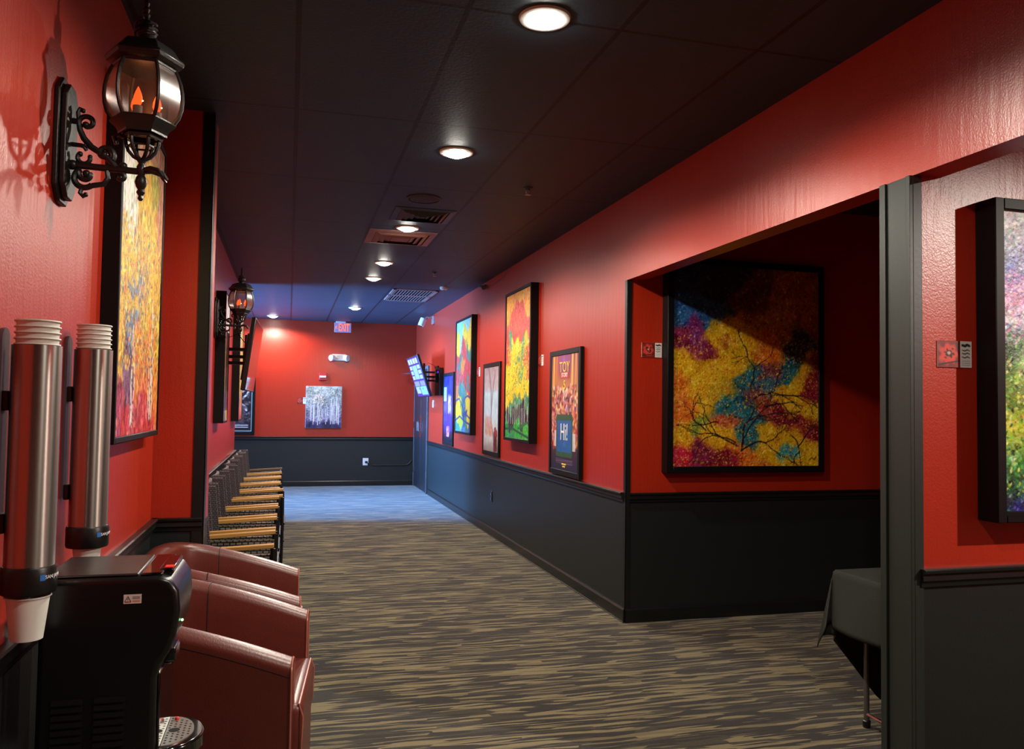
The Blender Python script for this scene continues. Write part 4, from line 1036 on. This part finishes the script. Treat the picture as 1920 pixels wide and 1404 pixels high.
# ================================================================== LEATHER TUB CHAIRS
def make_tub(label, loc):
    # x: 0 at back .. .70 front; y: -.36 .. .36
    t = thing('tub_chair', label, 'armchair', loc, group='leather tub chairs')
    D, Wd, TH = .68, .358, .088
    def plan(s):      # s in 0..1 round the horseshoe: outer point, inward normal
        L1 = .36; q = PI*.5
        if s < .3: k = s/.3; return Vector((D-(D-.30)*k, -Wd, 0)), Vector((0, 1, 0))
        if s > .7: k = (s-.7)/.3; return Vector((.30+(D-.30)*k, Wd, 0)), Vector((0, -1, 0))
        a = (s-.3)/.4*PI; ca, sa = math.cos(a), math.sin(a)
        e = .72; X = .30-.30*(abs(sa)**e); Y = -Wd*(abs(ca)**e)*(1 if ca > 0 else -1)
        nx = sa**(2-e)/.30 if sa > 0 else 0; ny = (abs(ca)**(2-e))/Wd*(1 if ca > 0 else -1)
        n = Vector((nx, ny, 0)); n.normalize(); return Vector((X, Y, 0)), n
    def top(s):
        x = plan(s)[0].x; return .612+.168*(1-(max(0, x)/D)**1.5)
    N = 49
    sec_n = 14
    def section(s):
        p, n = plan(s); h = top(s); pts = []
        pts.append((0.0, .05)); pts.append((.0, .30)); pts.append((-.004, h-.06))
        for i in range(8):
            a = PI-PI*i/7; pts.append((TH/2+(TH/2+.004)*math.cos(a), h-.035+.035*math.sin(a)))
        pts.append((TH+.006, h-.10)); pts.append((TH+.012, .44)); pts.append((TH+.0, .30))
        return [p+n*u+Vector((0, 0, z)) for u, z in pts]
    b = B(); secs = [section(i/(N-1)) for i in range(N)]; m = len(secs[0])
    vs = [v for q in secs for v in q]
    fs = [(j*m+i, j*m+i+1, (j+1)*m+i+1, (j+1)*m+i) for j in range(N-1) for i in range(m-1)]
    fs += [tuple(range(m)), tuple((N-1)*m+i for i in range(m))[::-1]]
    b.add(vs, fs); obj('arm_and_back', b, M['leather'], t, smooth=50)
    for q in (0, -1):
        b = B(); b.tube(secs[q][1:-1], .004, 6); obj('front_piping', b, M['piping'], t)
    b = B()
    for s_ in (.30, .70):
        p = section(s_); b.tube([v+Vector((0, 0, .001)) for v in p[4:13]], .0025, 5)
    # top-stitch running just under the roll of each arm, outside and inside
    for k in (2,):
        b.tube([secs[i][k]+Vector((0, 0, .02 if k == 11 else .008)) for i in range(N)], .0016, 5)
    obj('stitched_seam', b, M['seam'], t)
    # seat cushion with bulging front
    b = B(); w = Wd-TH-.004
    b.box(.09, -w, .26, D+.032, w, .445); obj('seat_cushion', b, M['leather'], t, bev=.035, seg=5, smooth=60)
    b = B(); b.tube([(D+.028, -w+.008, .28), (D+.032, -w+.006, .40), (D+.018, -w+.014, .437), (D+.018, w-.014, .437), (D+.032, w-.006, .40), (D+.028, w-.008, .28)], .004, 6); obj('seat_piping', b, M['piping'], t)
    b = B(); b.box(.05, -w-.002, .05, D+.024, w+.002, .275); obj('front_panel', b, M['leather'], t, bev=.012, seg=3)
    for (x, y) in ((.08, -.27), (.08, .27), (D-.06, -.30), (D-.06, .30)):
        b = B(); b.lathe([(.018, 0), (.024, .055)], 14, (x, y, 0)); obj('leg', b, M['plastic'], t)
    return t
tub = make_tub('oxblood leather tub chair nearest the drinks machine', (-.612, 3.19, 0))
tub.rotation_euler = (0, 0, -.1)
q = dup(tub, (-.612, 3.99, 0), 'oxblood leather tub chair against the red pilaster'); q.rotation_euler = (0, 0, 0)

# ================================================================== ROW OF WICKER ARMCHAIRS
def make_wicker(label, loc):
    # x: 0 at wall side; front legs at .56; y centred
    t = thing('wicker_armchair', label, 'armchair', loc, group='wicker armchairs in a row')
    hw = .255
    b = B(); b.box(.06, -hw+.02, .40, .55, hw-.02, .44); obj('seat', b, M['wicker_seat'], t, bev=.008)
    b = B()
    def bk(u, v, off=0.0):      # wrap-round back: a flat centre with two wings turned forward
        z = .42+v*.45; lean = .045*(1-v); q = (u-.5)*2; w_ = hw-.022-off
        if abs(q) < .6: x = .03+.012*(1-abs(q)/.6); y = q/.6*w_
        else: x = .035+(abs(q)-.6)/.4*.095; y = w_*(1 if q > 0 else -1)
        return (x+lean+off*(1 if abs(q) < .6 else 0), y, z)
    b.patch(lambda u, v: bk(u, v), 21, 10); b.patch(lambda u, v: bk(u, v, .022), 21, 10)
    n = 21*10
    ring = [i for i in range(21)]+[20+21*j for j in range(1, 10)]+[21*9+i for i in range(19, -1, -1)]+[21*j for j in range(8, 0, -1)]
    for a, c in zip(ring, ring[1:]+ring[:1]): b.f.append([a, c, n+c, n+a]); b.mi.append(0)
    obj('backrest', b, M['wicker_back'], t, smooth=40)
    b = B(); b.tube([bk(i/20, 1.0, .011) for i in range(21)], .012, 8); obj('back_frame', b, M['wicker_back'], t)
    for sg in (-1, 1):
        b = B(); y = sg*hw
        b.box(.10, y-.008, .22, .535, y+.008, .60); obj('side_panel', b, M['wicker'], t, smooth=0)
        b = B(); z0 = .612
        y0, y1, hy = sg*(hw-.006), sg*(hw+.004), .021
        b.add([(.12, y0-hy, z0), (.54, y1-hy, z0+.022), (.54, y1+hy, z0+.022), (.12, y0+hy, z0), (.12, y0-hy, z0+.024), (.54, y1-hy, z0+.046), (.54, y1+hy, z0+.046), (.12, y0+hy, z0+.024)], [(0,3,2,1),(4,5,6,7),(0,1,5,4),(1,2,6,5),(2,3,7,6),(3,0,4,7)])
        obj('armrest', b, M['oak'], t, bev=.004)
        b = B(); b.tube([(.535, y, 0), (.54, y, .30), (.535, y+sg*.015, .632)], .0155, 10); obj('leg', b, M['plastic'], t)
        b = B(); b.tube([(.02, y, 0), (.06, y, .30), (.10, y, .45), (.085, y, .615)], .0155, 10); obj('leg', b, M['plastic'], t)
    b = B(); b.tube([(.55, -hw, .25), (.55, hw, .25)], .010, 8); b.tube([(.55, -hw, .40), (.55, hw, .40)], .012, 8); obj('front_rail', b, M['plastic'], t)
    return t
ords = ['first', 'second', 'third', 'fourth', 'fifth', 'sixth', 'seventh', 'eighth']
wk = make_wicker('black wicker armchair with oak arms, first in the row beside the pilaster', (WL+.035, 5.085, 0))
wlabels = ['second', 'third', 'fourth', 'fifth', 'sixth', 'seventh', 'eighth']
for i in range(1, 9):
    lab = ('black wicker armchair with oak arms, %s in the row counted from the pilaster' % wlabels[i-1]) if i < 8 else 'black wicker armchair with darker arms, last in the row at the wall end'
    q = dup(wk, (WL+.035+(.03 if i == 4 else 0), 5.085+.648*i, 0), lab)
    for ch in q.children:
        if ch.name.startswith('armrest') and i == 8:
            ch.data = ch.data.copy(); ch.data.materials.clear(); ch.data.materials.append(M['oak_dark'])

# ================================================================== TELEVISIONS
def tv(label, cx, cy, cz, W, H, face, tilt, mat_scr, cv, yaw=0.0, reach=.25):
    """wall television: face=+1 looks towards +X, -1 towards -X; tilted forward"""
    t = thing('wall_television', label, 'television', (cx, cy, cz))
    R = Matrix.Rotation(yaw, 4, 'Z') @ Matrix.Rotation(tilt*face, 4, 'Y')
    b = B(); b.box(-.028*face, -W/2, -H/2, .012*face, W/2, H/2); b.box(-.06*face, -W*.3, -H*.36, -.028*face, W*.3, H*.3); b.xf(R); obj('casing', b, M['plastic'], t, bev=.006)
    mx = R @ basis((.0128*face, 0, 0), (0, face, 0), (0, 0, 1))
    if cv is None:
        b = B(); b.box(-W/2+.012, -H/2+.012, 0, W/2-.012, H/2-.012, .001); b.xf(mx); obj('screen', b, mat_scr, t, smooth=0)
    else: picture('screen', cv, W-.03, H-.03, mx, mat_scr, t)
    wx = (WL if face > 0 else WR)-cx
    b = B()
    for z in (-.06, .0, .07): b.box(wx+.02*face, -.05, z-.014, -.05*face, .05, z+.014)
    b.box(-.075*face, -.18, -.2, -.045*face, -.15, .2); b.box(-.075*face, .15, -.2, -.045*face, .18, .2); b.box(-.085*face, -.2, -.05, -.055*face, .2, .05)
    obj('mount_arm', b, M['plastic'], t, bev=.003)
    b = B(); b.box(wx, -.11, -.17, wx+.025*face, .11, .17); obj('wall_plate', b, M['plastic'], t, bev=.003)
    b = B(); b.tube([(-.05*face, .05, .1), (wx*.5, .02, .22), (wx*.8, 0, .18), (wx+.02*face, -.03, .05)], .004, 6); obj('cable', b, M['cable'], t)
    return t
def art_menu():
    c = Canvas(110, 64, 3); c.rect(0, 0, 1, 1, (26, 22, 54)); c.grad([(0, (40, 34, 78)), (1, (56, 40, 96))])
    L = (168, 186, 236)
    for i in range(4): c.rect(.06+.22*i, .05, .22+.22*i, .16, L, .8)
    for i in range(3): c.rect(.06, .22+.13*i, .26, .30+.13*i, L, .7); c.rect(.70, .22+.13*i, .94, .30+.13*i, L, .7)
    c.rect(.30, .22, .66, .56, (120, 140, 214), .9)
    for i in range(2): c.rect(.06+.5*i, .62, .48+.46*i, .72, (120, 120, 200), .8)
    c.rect(.06, .76, .4, .92, (150, 160, 226), .8); c.rect(.46, .76, .94, .94, (110, 176, 240), .95)
    return c
tv('wall television tilted down over the wicker chairs, its dark screen showing red reflections', -.341, 8.17, 1.893, 1.15, .66, 1, math.radians(7.2), M['tv_glass'], None, math.radians(-1.2))
tv('wall television with lit blue listings beside the double doors', 1.93, 12.55, 1.905, 1.12, .66, -1, math.radians(19), M['screen_on'], art_menu())
t = thing('media_box', 'black media box with violet light on the right wall behind the lit television', 'media player', (WR, 12.30, 1.83))
b = B(); b.box(-.07, -.24, -.22, 0, .1, .2); obj('case', b, M['plastic'], t, bev=.005)
b = B(); b.box(-.072, -.2, .12, -.07, -.02, .15); obj('glow_strip', b, M['violet_led'], t)
b = B(); b.box(-.10, -.10, -.02, -.07, -.02, .17); obj('receiver', b, M['gloss_black'], t, bev=.003)
t = thing('media_player', 'small black player with blue light on the left wall between two frames', 'media player', (WL, 8.62, 1.90))
b = B(); b.box(0, -.05, -.10, .04, .05, .10); obj('case', b, M['plastic'], t, bev=.004)
b = B(); b.box(.003, -.052, -.08, .036, -.05, .09); obj('light_strip', b, M['blue_led'], t)
b = B(); b.tube([(.02, 0, .10), (.04, .02, .18), (.02, .06, .26), (.02, .1, .2)], .004, 6); obj('cable', b, M['cable'], t)

# ================================================================== SMALL FITTINGS ON THE FAR WALL
t = thing('exit_sign', 'lit red exit sign under the ceiling on the far wall', 'exit sign', (.895, YF-.09, 2.83))
b = B(); b.box(-.12, -.03, .085, .05, .03, .106); obj('canopy', b, M['white'], t, bev=.004)
b = B(); b.box(-.148, -.006, -.09, .148, .006, .085); obj('panel', b, M['exit_panel'], t, bev=.006, seg=3)
text_mesh('lettering', 'EXIT', .185, M['exit_red'], t, basis((.022, -.0075, -.004), (1, 0, 0), (0, 0, 1)), .001, sx=.5)
b = B(); b.add([(-.098, -.0075, -.022), (-.112, -.0075, -.022), (-.132, -.0075, 0), (-.112, -.0075, .022), (-.098, -.0075, .022), (-.118, -.0075, 0)], [(0, 1, 2, 5), (5, 2, 3, 4)]); obj('arrow', b, M['exit_red'], t, smooth=0)

t = thing('emergency_light', 'white twin head emergency light on the far red wall', 'emergency light', (.848, YF, 2.293))
b = B(); b.box(-.125, -.06, -.055, .125, .002, .06); obj('housing', b, M['white'], t, bev=.014, seg=3)
for sg in (-1, 1):
    b = B(); b.lathe([(.004, -.028), (.050, -.026), (.058, -.01), (.054, .02), (.03, .034), (.004, .036)], 24, (0, 0, 0), axis=1)
    b.xf(Matrix.Translation((sg*.135, -.065, -.012)) @ Matrix.Rotation(sg*.75, 4, 'Z')); hd = obj('lamp_head', b, M['white'], t)
    b = B(); b.lathe([(.002, -.0295), (.044, -.0275)], 24, (0, 0, 0), axis=1, cap=False)
    b.xf(Matrix.Translation((sg*.135, -.065, -.012)) @ Matrix.Rotation(sg*.75, 4, 'Z')); obj('lamp_lens', b, mat('frosted lens', rgb(205, 225, 228), .2), hd)
b = B(); b.box(-.05, -.063, -.035, .05, -.059, .04); obj('cover_plate', b, M['offwhite'], t, bev=.002)

t = thing('fire_alarm', 'square red and white fire alarm above the pale birch canvas', 'fire alarm', (.57, YF, 1.948))
b = B(); b.box(-.066, -.045, -.066, .066, .002, .066); obj('housing', b, M['alarm'], t, bev=.006)
b = B(); b.box(-.055, -.052, -.02, .055, -.044, .014); obj('strobe', b, M['white'], t, bev=.003)
b = B()
for k in range(3): b.box(-.045, -.0458, -.05+.009*k, .045, -.044, -.046+.009*k)
obj('sounder_slots', b, M['seam'], t, smooth=0)

t = thing('wall_outlet', 'white wall outlet with black plug on the far wainscot', 'outlet', (1.357, YF, .43))
b = B(); b.box(-.05, -.008, -.065, .05, 0, .065); obj('plate', b, M['white'], t, bev=.003)
b = B(); b.box(-.012, -.04, -.02, .03, -.008, .012); b.tube([(.02, -.035, -.006), (.04, -.03, -.03), (.046, -.015, -.058), (.05, -.012, -.06)], .008, 6); obj('plug', b, M['plastic'], t, bev=.003)
b = B(); b.tube([(1.47, YF-.010, .365), (2.06, YF-.010, .365), (2.12, YF-.010, .38), (2.17, YF-.010, .43), (2.19, YF-.010, .46)], .011, 8)
tag(obj('cable_conduit', b, M['black_trim']), 'thin dark cable conduit running along the far wainscot to the doors', 'conduit')
t = thing('wall_outlet', 'black outlet on the charcoal wainscot of the right wall', 'outlet', (WR, 8.95, .44))
b = B(); b.box(-.007, -.038, -.06, 0, .038, .06); obj('plate', b, M['plastic'], t, bev=.003)
b = B(); b.box(-.010, -.018, .008, -.006, .018, .042); b.box(-.010, -.018, -.042, -.006, .018, -.008); obj('socket', b, M['gloss_black'], t, bev=.002)
t = thing('light_switch', 'white light switch on the red wall under the lit television', 'light switch', (WR, 12.9, 1.485))
b = B(); b.box(-.008, -.04, -.06, 0, .04, .06); obj('plate', b, M['white'], t, bev=.003)
b = B(); b.box(-.016, -.014, -.03, -.007, .014, .03); obj('rocker', b, M['offwhite'], t, bev=.002)
# security cameras
t = thing('security_camera', 'white security camera under the ceiling above the double doors', 'camera', (WR, 13.0, 2.80))
b = B(); b.box(-.03, -.05, -.02, 0, .05, .10); b.tube([(-.02, 0, .08), (-.12, 0, .085), (-.15, -.01, .06)], .012, 8); obj('bracket', b, M['white'], t, bev=.004)
b = B(); b.lathe([(.02, -.08), (.045, -.075), (.05, -.06), (.05, .05), (.03, .06)], 20, (0, 0, 0)); b.xf(Matrix.Translation((-.19, -.02, .01)) @ Matrix.Rotation(math.radians(22), 4, 'Y')); hd = obj('camera_body', b, M['white'], t)
b = B(); b.lathe([(.03, -.083), (.034, -.079)], 16); b.xf(Matrix.Translation((-.19, -.02, .01)) @ Matrix.Rotation(math.radians(22), 4, 'Y')); obj('camera_lens', b, M['gloss_black'], hd)
t = thing('security_camera', 'small grey camera with trailing cable at the top of the right wall', 'camera', (WR, 9.35, 2.87))
b = B(); b.tube([(0, 0, .02), (-.03, 0, .02), (-.045, -.0, .01)], .012, 8); obj('bracket', b, M['zinc'], t)
b = B(); b.tube([(-.05, .07, .005), (-.05, -.06, -.012)], .028, 12); obj('camera_body', b, M['zinc'], t)
b = B(); b.tube([(-.01, -.05, .01), (-.008, -.3, -.02), (-.008, -.7, .0), (-.008, -1.1, .05)], .004, 6); obj('cable', b, M['zinc'], t)

# ================================================================== TABLE WITH BLACK CLOTH in the alcove
tx0, tx1, ty0, ty1, tz = 2.475, 3.9, 2.70, 3.28, .715
t = thing('folding_table', 'folding table under the black cloth behind the grey post', 'table', ((tx0+tx1)/2, (ty0+ty1)/2, 0))
ox, oy = (tx0+tx1)/2, (ty0+ty1)/2
b = B(); b.box(tx0-ox+.004, ty0-oy+.004, tz-.035, tx1-ox-.004, ty1-oy-.004, tz-.003); obj('tabletop', b, M['table'], t, bev=.006)
for (x) in (tx0+.13, tx1-.13):
    for y in (ty0+.06, ty1-.05):
        b = B(); b.tube([(x-ox, y-oy, .012), (x-ox, y-oy, tz-.04)], .0125, 10); lg = obj('leg', b, M['zinc'], t)
        b = B(); b.lathe([(.017, 0), (.018, .03), (.014, .034)], 12, (x-ox, y-oy, 0)); obj('foot_cap', b, M['plastic'], lg)
    b = B(); b.tube([(x-ox, ty0+.06-oy, .06), (x-ox, ty1-.05-oy, .06)], .009, 8); obj('crossbar', b, M['chrome'], t)
def cloth():
    b = B()
    # one sheet: parametrised by signed overhang on each side; corners fall in a fold
    ax, ay = (tx1-tx0)/2, (ty1-ty0)/2
    dr_x, dr_y = .27, .46
    nx, ny = 90, 60
    def pt(u, v):
        X = (u*2-1)*(ax+dr_x)
        dy = dr_y if v < .5 else .33+.30*max(0, min(1, (X+ax)/.27))
        q = abs(v*2-1)*(ay+dr_y); q = q if q <= ay else ay+(q-ay)*dy/dr_y
        Y = q if v > .5 else -q
        ex = max(0, abs(X)-ax); ey = max(0, abs(Y)-ay); sx = 1 if X > 0 else -1; sy = 1 if Y > 0 else -1
        d_ = math.hypot(ex, ey) if ex and ey else max(ex, ey)
        if ex and ey:
            # corner: hangs as a cone-like fold, tip swung out
            a = math.atan2(ey, ex); r = d_
            flare = .30*math.sin(2*a)
            px = sx*(ax+.006+r*flare*.55*math.cos(a)+.012*math.sin(7*a)*r/.4)
            py = sy*(ay+.006+r*flare*.55*math.sin(a)+.012*math.cos(6*a)*r/.4)
            z = tz-r*(1-.06*math.sin(2*a))*.93
        elif ex:
            k = ex/dr_x; px = sx*(ax+.006+.02*k+.010*k*math.sin(Y*14)); py = Y; z = tz-ex
        elif ey:
            k = ey/dy; px = X; py = sy*(ay+.006+.02*k+.012*k*math.sin(X*11)); z = tz-ey
        else: px, py, z = X, Y, tz
        return (px+ox, py+oy, z)
    # knots follow the table edges so the creases stay crisp
    us = sorted(set([i/nx for i in range(nx+1)]+[dr_x/2/(ax+dr_x), 1-dr_x/2/(ax+dr_x)])); vs = sorted(set([i/ny for i in range(ny+1)]+[dr_y/2/(ay+dr_y), 1-dr_y/2/(ay+dr_y)]))
    V = [pt(u, v) for v in vs for u in us]; n = len(us)
    b.add(V, [(j*n+i, j*n+i+1, (j+1)*n+i+1, (j+1)*n+i) for j in range(len(vs)-1) for i in range(n-1)])
    # keep clear of the partition
    b.v = [(p[0], max(p[1], PB+.012), p[2]) for p in b.v]
    return b
ck = obj('tablecloth', cloth(), M['cloth'], smooth=50)
md = ck.modifiers.new('cloth weight', 'SOLIDIFY'); md.thickness = .002; md.offset = 1
tag(ck, 'black tablecloth draped over the table behind the grey post', 'tablecloth')

# ================================================================== LIGHT OF THE LANTERNS AND THE LOBBY WINDOW, PLUS AN ADDED UPWARD LIGHT
for (x, y, z) in ((WL+.212, 2.505, 2.113+.225), (WL+.212, 7.42, 2.125+.225)):
    l = bpy.data.lights.new('lantern glow', 'POINT'); l.energy = 0.5; l.color = (1.0, .32, .10); l.shadow_soft_size = .03
    o = bpy.data.objects.new('lantern glow', l); COL.objects.link(o); o.location = (x, y, z)
l = bpy.data.lights.new('daylight at the lobby window', 'AREA'); l.shape = 'RECTANGLE'; l.size = wy1-wy0; l.size_y = wz1-wz0
l.energy = 560; l.color = (.14, .43, 1.0); l.spread = math.radians(50)
o = bpy.data.objects.new('daylight at the lobby window', l); COL.objects.link(o)
o.matrix_world = Matrix(((0, 0, -1, XW-.25), (-1, 0, 0, (wy0+wy1)/2), (0, 1, 0, (wz0+wz1)/2), (0, 0, 0, 1)))
l = bpy.data.lights.new('added upward blue light', 'AREA'); l.shape = 'RECTANGLE'; l.size = wy1-wy0-.2; l.size_y = .9
l.energy = 850; l.color = (.12, .43, 1.0); l.spread = math.radians(70)  # added area light aimed upward, to lift the blue on the far ceiling
o = bpy.data.objects.new('added upward blue light', l); COL.objects.link(o)
zx, zz = math.cos(math.radians(27)), math.sin(math.radians(27))
o.matrix_world = Matrix(((0, zz, -zx, XW-.95), (-1, 0, 0, (wy0+wy1)/2), (0, zx, zz*-1, .25), (0, 0, 0, 1)))
o.matrix_world = basis((XW-.95, (wy0+wy1)/2, .25), (0, 1, 0), (-zz, 0, zx)) @ Matrix.Rotation(math.radians(180), 4, 'Y')
w = bpy.data.worlds.new('sky'); SC.world = w; w.use_nodes = True
bg = w.node_tree.nodes['Background']; bg.inputs['Color'].default_value = (.25, .45, 1.0, 1); bg.inputs['Strength'].default_value = 1.0

# ================================================================== CAMERA
cam = bpy.data.cameras.new('camera'); co = bpy.data.objects.new('camera', cam); COL.objects.link(co)
F = 1521.57; yaw, pitch, roll = .267458, .0402452, .0144818
cam.sensor_fit = 'HORIZONTAL'; cam.sensor_width = 36.0; cam.lens = 36.0*F/1920; cam.clip_start = .05; cam.clip_end = 100
fwd = Vector((math.sin(yaw)*math.cos(pitch), math.cos(yaw)*math.cos(pitch), math.sin(pitch)))
rt = Vector((math.cos(yaw), -math.sin(yaw), 0)); up = rt.cross(fwd)
r2 = rt*math.cos(roll)+up*math.sin(roll); u2 = up*math.cos(roll)-rt*math.sin(roll)
mw = Matrix((r2, u2, -fwd)).transposed().to_4x4(); mw.translation = Vector((0, 0, EYE)); co.matrix_world = mw
SC.camera = co
vs = SC.view_settings; vs.view_transform = 'Standard'; vs.look = 'None'; vs.gamma = 1.0; vs.use_curve_mapping = False; vs.exposure = -0.12
SC.cycles.max_bounces = 8
